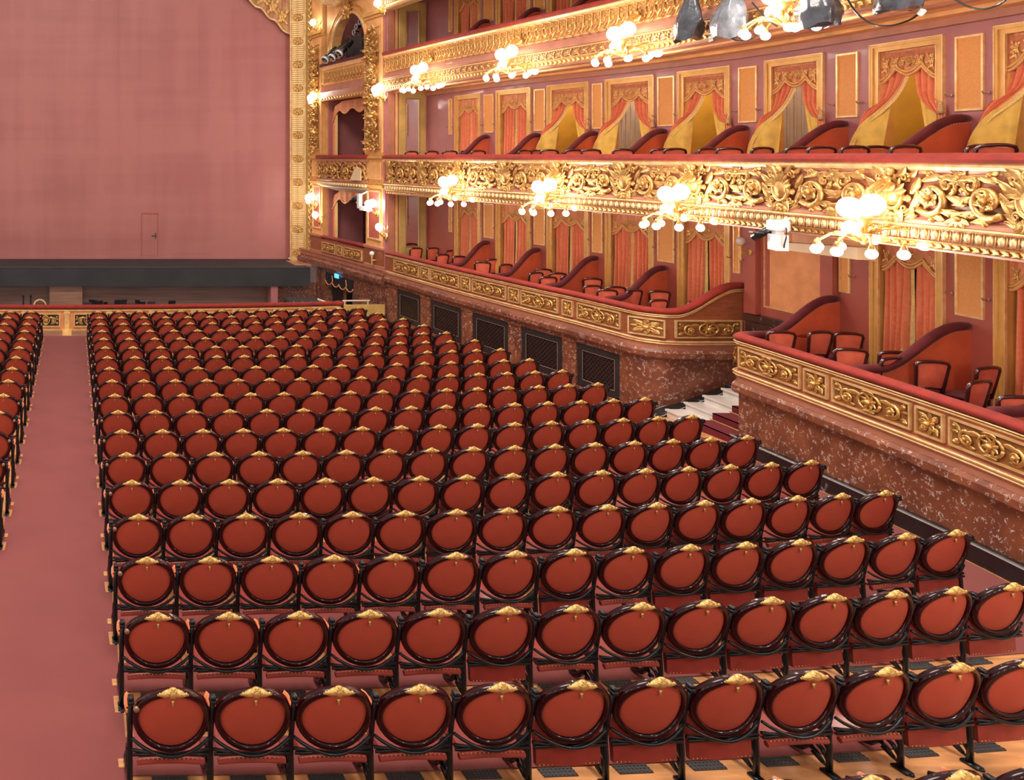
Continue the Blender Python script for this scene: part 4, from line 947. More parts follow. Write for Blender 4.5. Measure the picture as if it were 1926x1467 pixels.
# this path runs left to right, so y of its frame points to the stage
m = MB(); PR.sweep(m, [(0, ZR0 - .1), (0, ZR1 - .14), (.14, ZR1 - .14), (.14, ZR0 - .1)], 0, PR.L, .5); obj('wood_front', m, 'orange_flat', pr)
m = MB(); m.tube([(*PR.at(q, .05)[0], ZR1 - .06) for q in PR.qs(0, PR.L, .4)], .10, 10, flat=.75, up=(0, 0, 1)); m.ell((9.3, 28.92, ZR1 - .06), (.2, .15, .1), 10, 6); obj('velvet_rail', m, 'rail_velvet', pr, True)
m = MB(); PR.sweep(m, [(-.05, ZR1 - .19), (-.05, ZR1 - .14), (.1, ZR1 - .14), (.1, ZR1 - .19)], 0, PR.L, .5); PR.sweep(m, [(-.05, ZR0 + .02), (-.05, ZR0 + .08), (.05, ZR0 + .08), (.05, ZR0 + .02)], 0, PR.L, .5); obj('gilt_strip', m, 'gold_pale', pr)
sc0 = float(np.interp(-.22, PR.P[:, 0], PR.S)); pit_panels = []
pw_ = 1.45
k = -4
while sc0 + k * pw_ < PR.L - .8:
    q = sc0 + k * pw_
    if PR.at(q)[0][0] > -5.5:
        loc, rz = prN(q, -.05, 0); m = MB(); m.box(-.09, .09, -.03, .05, ZR0, ZR1 - .14, .01); m.box(-.11, .11, -.045, .05, ZR1 - .32, ZR1 - .22, .01); obj('pilaster', m, 'tan_wood' if False else 'gold_pale', pr, loc=loc, rz=rz)
        loc, rz = prN(q + pw_ / 2, -.02, (ZR0 + ZR1) / 2 - .06); hw, hh = .50, .24
        m = MB(); t = .05
        for (x0, x1, a, b) in ((-hw, hw, hh - t, hh), (-hw, hw, -hh, -hh + t), (-hw, -hw + t, -hh + t, hh - t), (hw - t, hw, -hh + t, hh - t)): m.box(x0, x1, -.03, .02, a, b)
        p = obj('panel_frame', m, 'gold_pale', pr, loc=loc, rz=rz); m = MB(); m.box(-hw + t, hw - t, .0, .015, -hh + t, hh - t); obj('panel_back', m, 'door_black', p); put('openwork', OR['wide'], p, (0, .0, 0), scale=(.86, .8, 1.05))
    k += 1
# side gate boards by the pit and odd things in the pit
loc, rz = (9.55, 28.75, 0), .05
m = MB(); m.box(-.1, 1.35, .0, .05, -1.1, -.20, .01); obj('gate_board', m, 'olive_gold', label='plain olive board closing the pit rail by the side door', cat='board', loc=loc, rz=rz)
m = MB(); m.box(0, 1.0, .1, .16, -.22, -.17, .008); o = obj('handrail', m, 'cream', label='short cream handrail standing above the olive board', cat='handrail', loc=(9.65, 29.4, 0), rz=rz); m = MB(); m.box(.05, .09, .1, .16, -1.5, -.22); m.box(.9, .94, .1, .16, -1.5, -.22); obj('post', m, 'cream', o)
m = MB(); m.tube([(8.9, 30.0, -.22), (9.25, 29.6, -.32)], .04, 5); obj('loose_pole', m, 'cream', label='cream pole leaning behind the end of the red rail', cat='pole')
m = MB(); m.box(8.2, 9.6, 31.4, 32.2, -1.4, -.52, .06); o = obj('covered_stack', m, 'black_cloth', label='black covered stack at the right end of the pit', cat='covered stack')
for i in range(4):
    m = MB(); x = 8.35 + .33 * i; m.tube([(x, 31.39, -.9), (x + .12, 31.38, -.7), (x + .05, 31.4, -.55)], .010, 4); obj('strap', m, 'white_metal', o)
# music stands: folded stands peeping over the rail
rnd = random.Random(3); i = 0
for u in (165, 176, 187, 198, 209, 222, 232, 241, 250, 259, 268, 285, 293, 301, 312, 323):
    Y = 31 + rnd.uniform(-.6, .6); X = (u - U0) * Y / FPX; zt = 5 - (rnd.uniform(563, 573) - VH) * Y / FPX; i += 1
    r = empty('music_stand', (X, Y, -3.4), rnd.uniform(-.5, .5), 'folded black music stand in the pit, %s from the left' % ORD[i], 'music stand', 'black music stands in the pit')
    h = zt + 3.4; m = MB(); m.tube([(0, 0, .02), (0, 0, h - .25)], .015, 5); obj('pole', m, 'black_plastic', r)
    m = MB(); m.obox((0, .0, h - .12), (1, 0, 0), (0, .95, .3), (0, -.3, .95), rnd.uniform(.14, .4), .03, .26); obj('desk', m, 'black_plastic', r)
    m = MB(); [m.tube([(0, 0, .15), (.25 * math.cos(a), .25 * math.sin(a), .012)], .012, 4) for a in (0, 2.1, 4.2)]; obj('tripod', m, 'black_plastic', r)
Y = 30.6; X = (75 - U0) * Y / FPX
m = MB(); m.tube([(.22 * math.cos(t), 0, 5 - (575 - VH) * Y / FPX + .22 * math.sin(t)) for t in np.linspace(0, math.pi, 14)], .03, 6, up=(0, 1, 0)); o = obj('instrument_hoop', m, 'gold_pale', label='gold hoop of an instrument rising over the pit rail', cat='instrument', loc=(X, Y, 0)); m = MB(); m.tube([(-.22, 0, -3.4), (-.22, 0, -.55)], .03, 6); m.tube([(.22, 0, -3.4), (.22, 0, -.55)], .03, 6); obj('support', m, 'black_plastic', o)
for j, u in enumerate((43, 57)):
    X = (u - U0) * Y / FPX; zt = 5 - (561 - VH) * Y / FPX; m = MB(); m.tube([(0, 0, 0), (0, 0, zt + 3.4)], [.05, .03], 6); o = obj('microphone_stand', m, 'black_plastic', loc=(X, Y + .3, -3.4), label='%s of the two thin black microphone stands in the pit' % ('left', 'right')[j], cat='stand', group='thin stands in the pit'); m = MB(); m.ell((0, 0, zt + 3.44), (.05, .05, .09), 8, 5); obj('microphone', m, 'black_plastic', o); m = MB(); m.lathe([(.16, 0), (.16, .02), (.04, .04)], 10); obj('base', m, 'black_plastic', o)
# left wing of the proscenium, mostly outside the frame
m = MB(); m.box(-11.5, -9.9, YS - .3, YS + .5, ZS - .1, 12.6); o = obj('wall_left', m, 'ochre'); o['kind'] = 'structure'

# ---- staircase of the passage
st = empty('staircase', (12.75, 15.75, zf(17)), 0, 'white marble steps with dark red carpet in the passage between the boxes', 'staircase')
zb = zf(17); run, rise = .40, .15
for i in range(4):
    m = MB(); m.box(i * run + .0, 1.55, .02, 1.95, i * rise - .02, (i + 1) * rise, .0); m.box(i * run - .03, i * run + .05, .0, 1.97, (i + 1) * rise - .035, (i + 1) * rise + .005); obj('step', m, 'white_marble', st)
    m = MB(); m.box(i * run - .045, (i + 1) * run + .0, .02, 1.15, (i + 1) * rise + .005, (i + 1) * rise + .02); m.box(i * run - .045, i * run - .02, .02, 1.15, i * rise, (i + 1) * rise + .02); obj('stair_carpet', m, 'stair_carpet', st)
    if i: m = MB(); m.tube([(i * run - .055, .02, i * rise + .03), (i * run - .055, 1.2, i * rise + .03)], .012, 6); obj('stair_rod', m, 'brass', st)
m = MB(); m.add([(-.35, 1.97, -.1), (1.6, 1.97, .63), (1.6, 1.97, -.4), (-.35, 1.97, -.4), (-.35, 2.42, -.1), (1.6, 2.42, .63), (1.6, 2.42, -.4), (-.35, 2.42, -.4)], [(0, 1, 2, 3), (7, 6, 5, 4), (0, 4, 5, 1), (1, 5, 6, 2), (2, 6, 7, 3), (3, 7, 4, 0)]); obj('stringer', m, 'black_marble', st)
m = MB(); m.tube([(-.35, 1.97, -.1), (1.6, 1.97, .63)], .012, 5); m.tube([(-.35, 2.3, -.09), (1.6, 2.3, .64)], .012, 5); obj('stringer_edge', m, 'black_marble_edge', st)
m = MB(); m.box(14.25, 16.5, 15.0, 18.9, -.2, .0); o = obj('floor_passage', m, 'white_marble'); o['kind'] = 'structure'
# ================================================================== stalls seats
def seat_meshes():
    R = {}
    ev = np.array((0, -.235, .972)); en = np.array((0, -.972, -.235)); ex = np.array((1., 0, 0)); C0 = np.array((0, -.025, .695))
    def P(x, y, n): return C0 + ex * x + ev * y + en * n + np.array((0, .62 * x * x, 0))
    N = 36
    def outl(t, a, b, e=2.03):
        c, s = math.cos(t), math.sin(t); return a * abs(c) ** (2 / e) * (1 if c >= 0 else -1), b * abs(s) ** (2 / e) * (1 if s >= 0 else -1)
    sec = [(1.0, .03), (1.0, -.008), (.985, -.024), (.92, -.030), (.86, -.025), (.835, -.008), (.835, .028)]
    m = MB(); vs = []
    for i in range(N):
        t = 2 * math.pi * i / N; x, y = outl(t, .316, .295)
        for (k, n) in sec: vs.append(P(x * k, (y + .004) * k, -n))
    k = len(sec); m.add(vs, [(i * k + j, i * k + (j + 1) % k, ((i + 1) % N) * k + (j + 1) % k, ((i + 1) % N) * k + j) for i in range(N) for j in range(k)])
    R['ring'] = mesh('back_frame', m, 'lacquer', True)
    m = MB(); vs = [P(0, 0, .014)]; rings = [(.25, .013), (.5, .011), (.70, .006), (.84, -.002)]
    for (kk, n) in rings:
        for i in range(N): x, y = outl(2 * math.pi * i / N, .312, .292); vs.append(P(x * kk, y * kk, n))
    fs = [(0, 1 + i, 1 + (i + 1) % N) for i in range(N)]
    for r in range(3): fs += [(1 + r * N + i, 1 + (r + 1) * N + i, 1 + (r + 1) * N + (i + 1) % N, 1 + r * N + (i + 1) % N) for i in range(N)]
    m.add(vs, fs); m.add([P(*outl(2 * math.pi * i / N, .262, .246), -.024) for i in range(N)], [tuple(reversed(range(N)))])
    R['panel'] = mesh('back_panel', m, 'leather', True)
    top = P(0, .292, 0)
    m = MB(); c = P(0, .287, .012); m.ell(c, (.048, .036, .042), 10, 6)
    for s in (-1, 1):
        pts = [c + np.array((s * .03, 0, -.002)), c + np.array((s * .065, .0, -.010)), c + np.array((s * .10, .006, -.022)), c + np.array((s * .125, .008, -.022))]
        m.tube(pts, [.030, .024, .013, .008], 6, flat=1.1); m.ell(c + np.array((s * .105, .0, -.012)), .014, 5, 4)
    m.ell(c + np.array((0, -.01, .034)), (.022, .018, .014), 6, 4)
    for j in range(5): a = math.pi * (j + .5) / 5; m.ell(c + np.array((.034 * math.cos(a), -.022, .026 * math.sin(a))), .011, 5, 3)
    R['crest'] = mesh('crest', m, 'brass', True)
    m = MB(); c = P(0, .196, .018); m.tube([c + np.array((0, 0, .02)), c, c + np.array((0, -.002, -.022))], [.016, .008, .013], 6); R['tag'] = mesh('number_tag', m, 'brass', True)
    m = MB()
    pts = [(-.315 + .63 * t, .055 - .07 * math.sin(math.pi * t), .505 - .105 * math.sin(math.pi * t) ** .8) for t in np.linspace(0, 1, 13)]
    m.tube(pts, .014, 6); m.tube([(-.315, .06, .405), (0, .035, .375), (.315, .06, .405)], .014, 6); m.box(-.31, .31, .04, .055, .365, .385); R['bracket'] = mesh('back_bracket', m, 'iron', True)
    def roll(m_, y, z):
        m_.tube([(-.275 + .55 * i / 8, y + .0, z - .012 * abs(1 - i / 4) ** 2) for i in range(9)], .026, 8); m_.cur = 1
        for i in range(15): m_.ell((-.25 + .5 * i / 14, y - .016, z + .021), .007, 5, 3)
        m_.cur = 0
    m = MB(); m.box(-.275, .275, .08, .50, .315, .37, .02); roll(m, .055, .325); R['seatA'] = mesh('seat_cushion', m, ['leather_dark', 'brass'], False)
    m = MB()
    m.grid(lambda a, b: (-.275 + .55 * a, .07 + .03 * b - .012 * math.sin(math.pi * a), .20 + .45 * b), 6, 4)
    m.add([(-.275, .11, .20), (.275, .11, .20), (.275, .16, .65), (-.275, .16, .65)], [(0, 3, 2, 1)])
    m.add([(-.275, .07, .20), (.275, .07, .20), (.275, .11, .20), (-.275, .11, .20), (-.275, .10, .65), (.275, .10, .65), (.275, .16, .65), (-.275, .16, .65)], [(0, 3, 2, 1), (4, 5, 6, 7), (0, 4, 7, 3), (1, 2, 6, 5)]); m.cur = 1
    for i in range(15): m.ell((-.25 + .5 * i / 14, .066, .212), .0065, 5, 3)
    R['seatB'] = mesh('seat_cushion', m, ['leather_dark', 'brass'], True)
    # iron standard in the y-z plane
    m = MB()
    m.tube([(0, .05, 0), (0, .045, .2), (0, .06, .40), (0, .02, .62), (0, -.035, .83)], [.030, .024, .024, .024, .022], 8, flat=.8)
    m.box(-.028, .028, -.075, -.005, .82, .85, .006); m.box(-.024, .024, -.07, -.012, .85, .88, .006)
    m.tube([(0, .06, .40), (0, .16, .34), (0, .20, .24), (0, .22, .14), (0, .30, .06), (0, .40, .03), (0, .44, .05), (0, .42, .09)], [.028, .03, .03, .03, .03, .03, .026, .02], 6, up=(1, 0, 0))
    m.tube([(0, .05, .10), (0, .11, .17), (0, .19, .20)], .018, 5, up=(1, 0, 0)); m.tube([(0, .05, .20), (0, .11, .28), (0, .19, .29)], .018, 5, up=(1, 0, 0))
    m.tube([(0, .10, .06), (0, .16, .11), (0, .22, .13)], .018, 5, up=(1, 0, 0)); m.tube([(0, .05, .05), (0, .12, .06), (0, .20, .09)], .012, 5, up=(1, 0, 0))
    m.tube([(0, .05, .0), (0, -.02, .0), (0, -.05, .02)], [.03, .024, .016], 6, up=(1, 0, 0)); m.box(-.035, .035, -.03, .10, .0, .02)
    m.tube([(0, .01, .64), (0, .12, .655), (0, .26, .65), (0, .33, .62), (0, .33, .55), (0, .28, .5), (0, .2, .42)], [.018] * 5 + [.014, .014], 6, up=(1, 0, 0))
    for z in (.76, .70): m.ell((-.026, -.02 + (.83 - z) * .25, z), .009, 5, 3); m.ell((.026, -.02 + (.83 - z) * .25, z), .009, 5, 3)
    R['standard'] = mesh('iron_standard', m, 'iron', True)
    m = MB(); m.ell((0, .13, .705), (.032, .14, .045), 8, 6); R['pad'] = mesh('armrest_pad', m, 'pad_orange', True)
    m = MB(); m.box(-.05, .05, -.06, .20, -.01, .012, .004); R['block'] = mesh('foot_block', m, 'tan_wood'); m = MB(); m.box(-.05, .05, .36, .46, -.01, .012, .004); R['block2'] = mesh('foot_block', m, 'tan_wood')
    m = MB(); m.tube([(-.285, -.03, .80), (-.287, -.045, .797)], .026, 10); R['badge'] = mesh('row_badge', m, 'brass_plate', True)
    # floor vent
    m = MB(); m.box(-.15, .15, -.05, .05, 0, .010)
    for i in range(9): 
        for j in range(3): m.ell((-.14 + .035 * i, -.035 + .035 * j, .012), (.012, .012, .006), 5, 3)
    R['vent'] = mesh('floor_vent', m, 'charcoal')
    return R
SM = seat_meshes()
def seat(x, k, label, group, folded, firstside=False, lastside=False, badge=None):
    c = row_c(k); Y = row_y(k) + c * x * x + .095; loc = (x, Y, zf(Y)); rz = math.atan(2 * c * x)
    r = empty('theatre_seat', loc, rz, label, 'seat', group)
    put('back_frame', SM['ring'], r); put('back_panel', SM['panel'], r); put('crest', SM['crest'], r); put('number_tag', SM['tag'], r); put('back_bracket', SM['bracket'], r)
    put('seat_cushion', SM['seatB' if folded else 'seatA'], r)
    s = put('iron_standard', SM['standard'], r, (-.328, .045, 0)); put('armrest_pad', SM['pad'], s, (-.012 if firstside else 0, 0, 0))
    if firstside: put('foot_block', SM['block'], s, (-.02, 0, 0)); put('foot_block', SM['block2'], s, (-.02, 0, 0))
    if lastside:
        s = put('iron_standard', SM['standard'], r, (.328, .045, 0)); put('armrest_pad', SM['pad'], s, (.012, 0, 0)); put('foot_block', SM['block'], s, (.02, 0, 0)); put('foot_block', SM['block2'], s, (.02, 0, 0))
    if badge: put('row_badge', SM['badge'], r, (0 if badge > 0 else .57, 0, 0))
    if k <= 3:
        y = row_y(k) + c * x * x + .36; put('floor_vent', SM['vent'], floor, (x + .02, y, zf(y)), rz)
    return r
rnd = random.Random(11)
FOLD = {0: {5, 6, 7, 10, 11, 12, 13, 14}, 1: {5, 8, 9, 10, 11, 12, 13, 14}, 2: {7, 9, 10, 11, 12, 14}, -1: set()}
for k in ROWK:
    xs = ROWX[k]; n = len(xs); ordr = ORD[18 - k]
    for i, x in enumerate(xs):
        Y = row_y(k) + row_c(k) * x * x; u = U0 + FPX * x / Y; v = 347 + 6200 / Y
        if u > 2000 or v > 1500: continue
        fo = (i in FOLD[k]) if k in FOLD else rnd.random() < .35
        seat(x, k, 'red oval-backed seat, %s from centre aisle in %s row back from orchestra rail' % (ORD[i + 1], ordr), 'red oval-backed stalls seats', fo, i == 0, i == n - 1, 1 if i == 0 else None)
for k in range(2, 18):
    i = 0; x = -1.335
    while True:
        Y = row_y(k) + row_c(k) * x * x; u = U0 + FPX * x / Y
        if u < -60: break
        i += 1
        seat(x, k, 'red oval-backed seat left of aisle, %s from aisle in %s row from orchestra rail' % (ORD[i], ORD[18 - k]), 'red oval-backed stalls seats', rnd.random() < .35, False, i == 1, -1 if i == 1 else None)
        x -= .655

# ================================================================== box partitions
def partition(p, q, zfl, zr, rise, label):
    p = np.array(p); q = np.array(q); L = float(np.linalg.norm(q - p)); rz = math.atan2(q[1] - p[1], q[0] - p[0])
    r = empty('box_partition', (p[0], p[1], zfl), rz, label, 'partition', 'red swooping partitions between boxes')
    def h(t):
        s = min(1, max(0, (t - .18) / .74)); s = s * s * (3 - 2 * s); return zr - zfl - .07 + rise * s
    n = 16; m = MB(); vs = []
    for y in (-.03, .03):
        for i in range(n + 1): vs += [(L * i / n, y, 0), (L * i / n, y, h(i / n))]
    k = 2 * (n + 1); fs = []
    for i in range(n):
        a = 2 * i; fs += [(a, a + 2, a + 3, a + 1), (k + a + 1, k + a + 3, k + a + 2, k + a), (a + 1, a + 3, k + a + 3, k + a + 1)]
    fs += [(0, 1, k + 1, k), (2 * n, k + 2 * n, k + 2 * n + 1, 2 * n + 1)]
    m.add(vs, fs); obj('panel', m, 'box_red', r)
    m = MB(); m.tube([(L * i / n * .985, 0, h(i / n) + .035) for i in range(n + 1)], [.075] * (n - 1) + [.075, .06], 10, flat=.95, up=(0, 1, 0)); obj('velvet_cap', m, 'cap_velvet', r, True)
    m = MB()
    for i in range(40):
        t = (i + .5) / 40
        for y in (-.036, .036): m.ell((L * t, y, h(t) - .035), .009, 4, 3)
    obj('stud_row', m, 'brass_plate', r)
NM = {0: 'lower', 1: 'first-tier', 2: 'upper'}
for tier, (zfl, zr, idx) in enumerate(((.85, 1.65, (0, 1, 2, 3, 5, 6, 7)), (4.2, 5.0, range(8)), (7.75, 8.62, range(4)))):
    for i in idx:
        sm = (BAYS[i] + BAYS[i + 1]) / 2 if i < 7 else BAYS[7] + 1.15
        if tier == 0 and i == 5: a = (12.75, 15.55); b = W.at(W.s_of_u(1577), 0)[0]
        else: a = F.at(w2f(sm) + .30, .12)[0]; b = W.at(sm - .02, 0)[0]
        partition(a, b, zfl, zr, .66 if tier == 0 else .63, 'red box partition with dark velvet swoop, %s from the stage on the %s tier' % (ORD[i + 1], ('lower', 'first', 'upper')[tier]))

# ================================================================== box curtains
def polyline(pts, t):
    P = np.array(pts, float); S = np.linspace(0, 1, len(P)); x = np.array([np.interp(t, S, P[:, k]) for k in range(P.shape[1])]); return x
def smooth_pts(pts, n=24):
    C = catmull(pts, 8); return C
def valance(r, zt, H=.50, style=0, hw=.56):
    def bot(x):
        a = abs(x) / hw
        return zt - H * .62 - (.13 * math.cos(a / .45 * math.pi / 2) if a < .45 else .24 * math.sin((a - .45) / .55 * math.pi / 2))
    N = 36
    m = MB(); m.grid(lambda a, b: (-hw + 2 * hw * a, -.035 + .012 * math.sin(a * 38), zt + (bot(-hw + 2 * hw * a) - zt) * b), N, 4); vo = obj('valance', m, 'valance', r, True)
    m = MB(); m.tube([(-hw + 2 * hw * i / N, -.045, bot(-hw + 2 * hw * i / N)) for i in range(N + 1)], .022, 6, flat=1.2); obj('valance_trim', m, 'valance_trim', vo, True)
    m = MB(); m.tube([(-hw + 2 * hw * i / N, -.052, bot(-hw + 2 * hw * i / N) + .055) for i in range(N + 1)], .02, 5, flat=1.3); obj('valance_border', m, 'gold_paint', vo, True)
    if style:
        m = MB(); m.box(-hw + .04, hw - .03, -.056, -.045, zt - .13, zt - .045); obj('dark_band', m, 'valance_dark', vo)
        for x in (-.42, -.24, .24, .42): put('applique', OR['floret'], vo, (x, -.05, zt - .22), scale=(.6, .5, .9))
    put('applique', OR['wide'], vo, (0, -.045, zt - .23), scale=(.32, .4, .5))
    for x in (-.44, .44): put('applique', OR['floret'], vo, (x, -.05, zt - .30), scale=(.5, .5, 1.0))
def tassel(r, x, y, z):
    m = MB(); m.ell((x, y, z), (.035, .03, .035), 6, 4); m.tube([(x, y, z - .02), (x, y, z - .16)], [.03, .05], 8); m.tube([(x, y, z), (x + .08 * (-1 if x > 0 else 1), y + .02, z + .05)], .012, 5); obj('tassel', m, 'tassel', r, True)
def closed_curtain(i, z0, zt, nm):
    loc, rz = frame_at(W, BAYS[i], .08, 0); r = empty('box_curtain', (loc[0], loc[1], 0), rz, 'closed salmon curtains with scalloped valance, %s box from the stage on %s tier' % (ORD[i + 1], nm), 'curtain', 'salmon curtains at the box doors')
    rr = random.Random(i * 7 + int(z0 * 10)); zb = z0 + .01; H = zt - .28
    for s in (-1, 1):
        ph = rr.uniform(0, 6); gap = rr.uniform(.0, .05)
        def fn(a, b):
            xi = s * (.02 + gap + .05 * b); xo = s * (.555 - .05 * math.sin(b * 3))
            x = xo + (xi - xo) * a; w_ = .07 * (.6 + .5 * b)
            return (x + .012 * math.sin(b * 7 + a * 9), .01 + w_ * math.sin(a * 24 + ph + .8 * math.sin(b * 2.4)) + .012 * math.sin(a * 51 + b * 3), H + (zb - H) * b)
        m = MB(); m.grid(fn, 40, 12); obj('drape', m, 'curtain', r, True)
        if s < 0:
            m = MB(); m.grid(lambda a, b: (-.02 - gap - .05 * b + .10 * a, -.005 + .02 * math.sin(a * 5 + b * 4), H + (zb - H) * b), 4, 12); obj('gold_border', m, 'galloon', r, True)
        tassel(r, s * (.12 if s < 0 else .10), -.06, z0 + .75)
    valance(r, zt, .50, 0)
def open_curtain(i, z0, zt):
    loc, rz = frame_at(W, BAYS[i], .06, 0); r = empty('box_curtain', (loc[0], loc[1], 0), rz, 'tied-back salmon curtains with yellow lining, %s box from the stage on first tier' % ORD[i + 1], 'curtain', 'salmon curtains at the box doors')
    ph = i * 1.7; T = zt
    O = smooth_pts([(-.53, .02, T - .3), (-.53, .0, T - .65), (-.55, -.06, T - .92), (-.74, -.13, T - 1.06), (-.86, -.17, T - 1.4), (-.93, -.2, T - 2.0), (-.95, -.2, T - 2.45)])
    I = smooth_pts([(-.03, .02, T - .3), (-.12, .01, T - .55), (-.26, -.02, T - .80), (-.42, -.10, T - 1.02), (-.66, -.20, T - 1.26), (-.86, -.25, T - 1.62), (-.95, -.24, T - 2.1)])
    def red(a, b):
        p = polyline(O, b) * (1 - a) + polyline(I, b) * a; f = (1 - b) * .8 + .2
        return (p[0], p[1] + .055 * f * math.sin(a * 21 + ph) - .05 * math.sin(math.pi * a) * b, p[2] + .02 * math.sin(a * 11) * b)
    m = MB(); m.grid(red, 34, 24); obj('drape', m, 'curtain', r, True)
    def band(a, b):
        p = polyline(I, b); d = polyline(I, min(1, b + .02)) - polyline(I, max(0, b - .02)); d /= np.linalg.norm(d) + 1e-9; nrm = np.array((-d[2], 0, d[0])) if False else np.array((.09 * (1), 0, -.055))
        return tuple(p + np.array((nrm[0] * (a - .45), -.035, nrm[2] * a)))
    m = MB(); m.grid(band, 3, 30); obj('gold_border', m, 'galloon', r, True)
    def lin(a, b):
        top = polyline(I, 1 - .62 * a); bx = -.96 + .50 * a; bot = np.array((bx, -.16 + .03 * a, z0 + .02)); p = top * (1 - b) + bot * b
        return (p[0] + .02 * math.sin(b * 5) * math.sin(math.pi * a), p[1] - .015 + .085 * b ** .7 * math.sin(a * 13 + ph) - .04 * math.sin(math.pi * a), p[2])
    m = MB(); m.grid(lin, 28, 12); obj('lining', m, 'lining', r, True)
    # right drape
    O2 = smooth_pts([(.54, .02, T - .3), (.54, .01, T - .6), (.55, -.03, T - .85), (.68, -.11, T - 1.0), (.74, -.12, T - 1.15)])
    I2 = smooth_pts([(.10, .02, T - .3), (.10, .01, T - .52), (.18, -.02, T - .80), (.40, -.08, T - 1.03), (.64, -.12, T - 1.18)])
    def red2(a, b):
        p = polyline(I2, b) * (1 - a) + polyline(O2, b) * a; f = 1 - .6 * b
        return (p[0], p[1] + .055 * f * math.sin(a * 23 + ph) - .03 * math.sin(math.pi * a) * b, p[2] + .02 * math.sin(a * 9) * b)
    m = MB(); m.grid(red2, 30, 20); obj('drape', m, 'curtain', r, True)
    def tail(a, b): return (.56 + .20 * a + .02 * b, -.11 + .03 * math.sin(a * 12), T - 1.1 - (.75 + .1 * a) * b)
    m = MB(); m.grid(tail, 12, 5); obj('tail', m, 'curtain', r, True)
    def lin2(a, b):
        top = polyline(I2, .55 + .4 * a); bot = np.array((.46 + .14 * a, -.10, T - 1.75)); p = top * (1 - b) + bot * b; return (p[0], p[1] - .02 + .02 * math.sin(a * 8), p[2])
    m = MB(); m.grid(lin2, 10, 6); obj('lining', m, 'lining', r, True)
    tassel(r, .72, -.16, T - 1.0)
    valance(r, zt, .52, 1)
for i in (0, 1, 2, 3, 4, 6, 7): closed_curtain(i, .85, 3.5, 'lower')
for i in (0, 1): closed_curtain(i, 4.2, 6.86, 'first')
for i in range(2, 8): open_curtain(i, 4.2, 6.86)
for i in range(4): closed_curtain(i, 7.75, 10.35, 'upper')

# ================================================================== box chairs
def chair_meshes():
    R = {}
    out = [(-.17, .44), (-.19, .62), (-.205, .80), (-.215, .88), (-.19, .925), (-.10, .945), (0, .95), (.10, .945), (.19, .925), (.215, .88), (.205, .80), (.19, .62), (.17, .44)]
    def bp(x, z): t = (z - .44) / .5; return (x, -.17 - .09 * t - .02 * (1 - (x / .22) ** 2), z)
    m = MB(); m.tube([bp(x, z) for x, z in out], .027, 8, up=(0, 1, 0)); m.tube([bp(-.175, .50), bp(0, .52), bp(.175, .50)], .018, 6); R['frame'] = mesh('back_frame', m, 'dark_wood', True)
    def pad(a, b):
        z = .52 + .40 * b; hw = .175 + .025 * b; x = -hw + 2 * hw * a; p = bp(x, z); return (p[0], p[1] - .012 * math.sin(math.pi * a) * math.sin(math.pi * b), p[2] - .02 * abs(2 * a - 1) * b)
    m = MB(); m.grid(pad, 8, 6); m.grid(lambda a, b: (pad(1 - a, b)[0], pad(a, b)[1] + .03, pad(a, b)[2]), 8, 6); R['pad'] = mesh('back_pad', m, 'chair_velvet', True)
    m = MB(); m.box(-.22, .22, -.18, .24, .40, .47, .03); R['seat'] = mesh('seat', m, 'cap_velvet')
    m = MB(); m.tube([(0, 0, 0), (0, 0, .41)], [.015, .022], 6); R['leg'] = mesh('leg', m, 'dark_wood', True)
    return R
CM = chair_meshes()
def box_chair(X, Y, z, rz, label):
    r = empty('box_chair', (X, Y, z), rz, label, 'chair', 'red velvet chairs in the boxes')
    put('back_frame', CM['frame'], r); put('back_pad', CM['pad'], r); put('seat', CM['seat'], r)
    for (x, y) in ((-.18, -.15), (.18, -.15), (-.18, .2), (.18, .2)): put('leg', CM['leg'], r, (x, y, 0))
LOWC = [(776.5, 465), (807, 464.7), (839.7, 464.7), (824, 476.6), (855, 480), (885, 479), (922, 477.8), (905.4, 491), (940, 495), (977, 497), (1017, 495.7), (995.6, 510), (1022, 518), (1042.7, 511), (1060.5, 516.6),
        (1110, 518), (1102.5, 534), (1149.5, 536.4), (1134, 543), (1176, 542.5), (1232, 544), (1222, 560), (1290.7, 563), (1455, 620), (1520, 618), (1580, 618), (1585, 650), (1645, 665), (1662, 655), (1730, 672), (1820, 675), (1800, 707), (1880, 735), (1912, 717)]
def near_bay(q): 
    c = min(range(8), key=lambda j: abs(BAYS[j] - f2w(q))); return c
cnt = {}
rnd = random.Random(5)
spots = []
for (u, v) in LOWC:
    zt = .85 + .95; Y = FPX * (ZC - zt) / (v - VH); X = (u - U0) * Y / FPX
    d = np.linalg.norm(F.P - np.array((X, Y)), axis=1); j = int(np.argmin(d)); q = F.S[j]
    # keep inside the box depth
    dd = float((np.array((X, Y)) - F.P[j]) @ F.N[j]); d2 = min(max(dd, .42), 1.55)
    if abs(d2 - dd) > .01: p, _ = F.at(F.s_of_u(u, d2), d2); X, Y = p
    spots.append((0, X, Y, .85, F.s_of_u(u, d2)))
MIDC = [(773, .5), (810, .7), (848, .5), (872, 1.0), (897, .5), (922, .8), (982, .5), (1002, .9), (1034, .5), (1079.6, .8), (1114, .55), (1175, .5), (1249, .95), (1270, .5), (1329, .6), (1377, .55), (1428, .5), (1501, .65), (1544.7, .5), (1598, 1.05), (1604, .5), (1646, .9), (1699, .5), (1751, .65), (1834, 1.0), (1878, .55)]
for (u, d) in MIDC: q = F.s_of_u(u, d); p, _ = F.at(q, d); spots.append((1, p[0], p[1] + .2, 4.2, q))
kept = []
for sp in spots:
    if all(sp[0] != o[0] or math.hypot(sp[1] - o[1], sp[2] - o[2]) > .40 for o in kept): kept.append(sp)
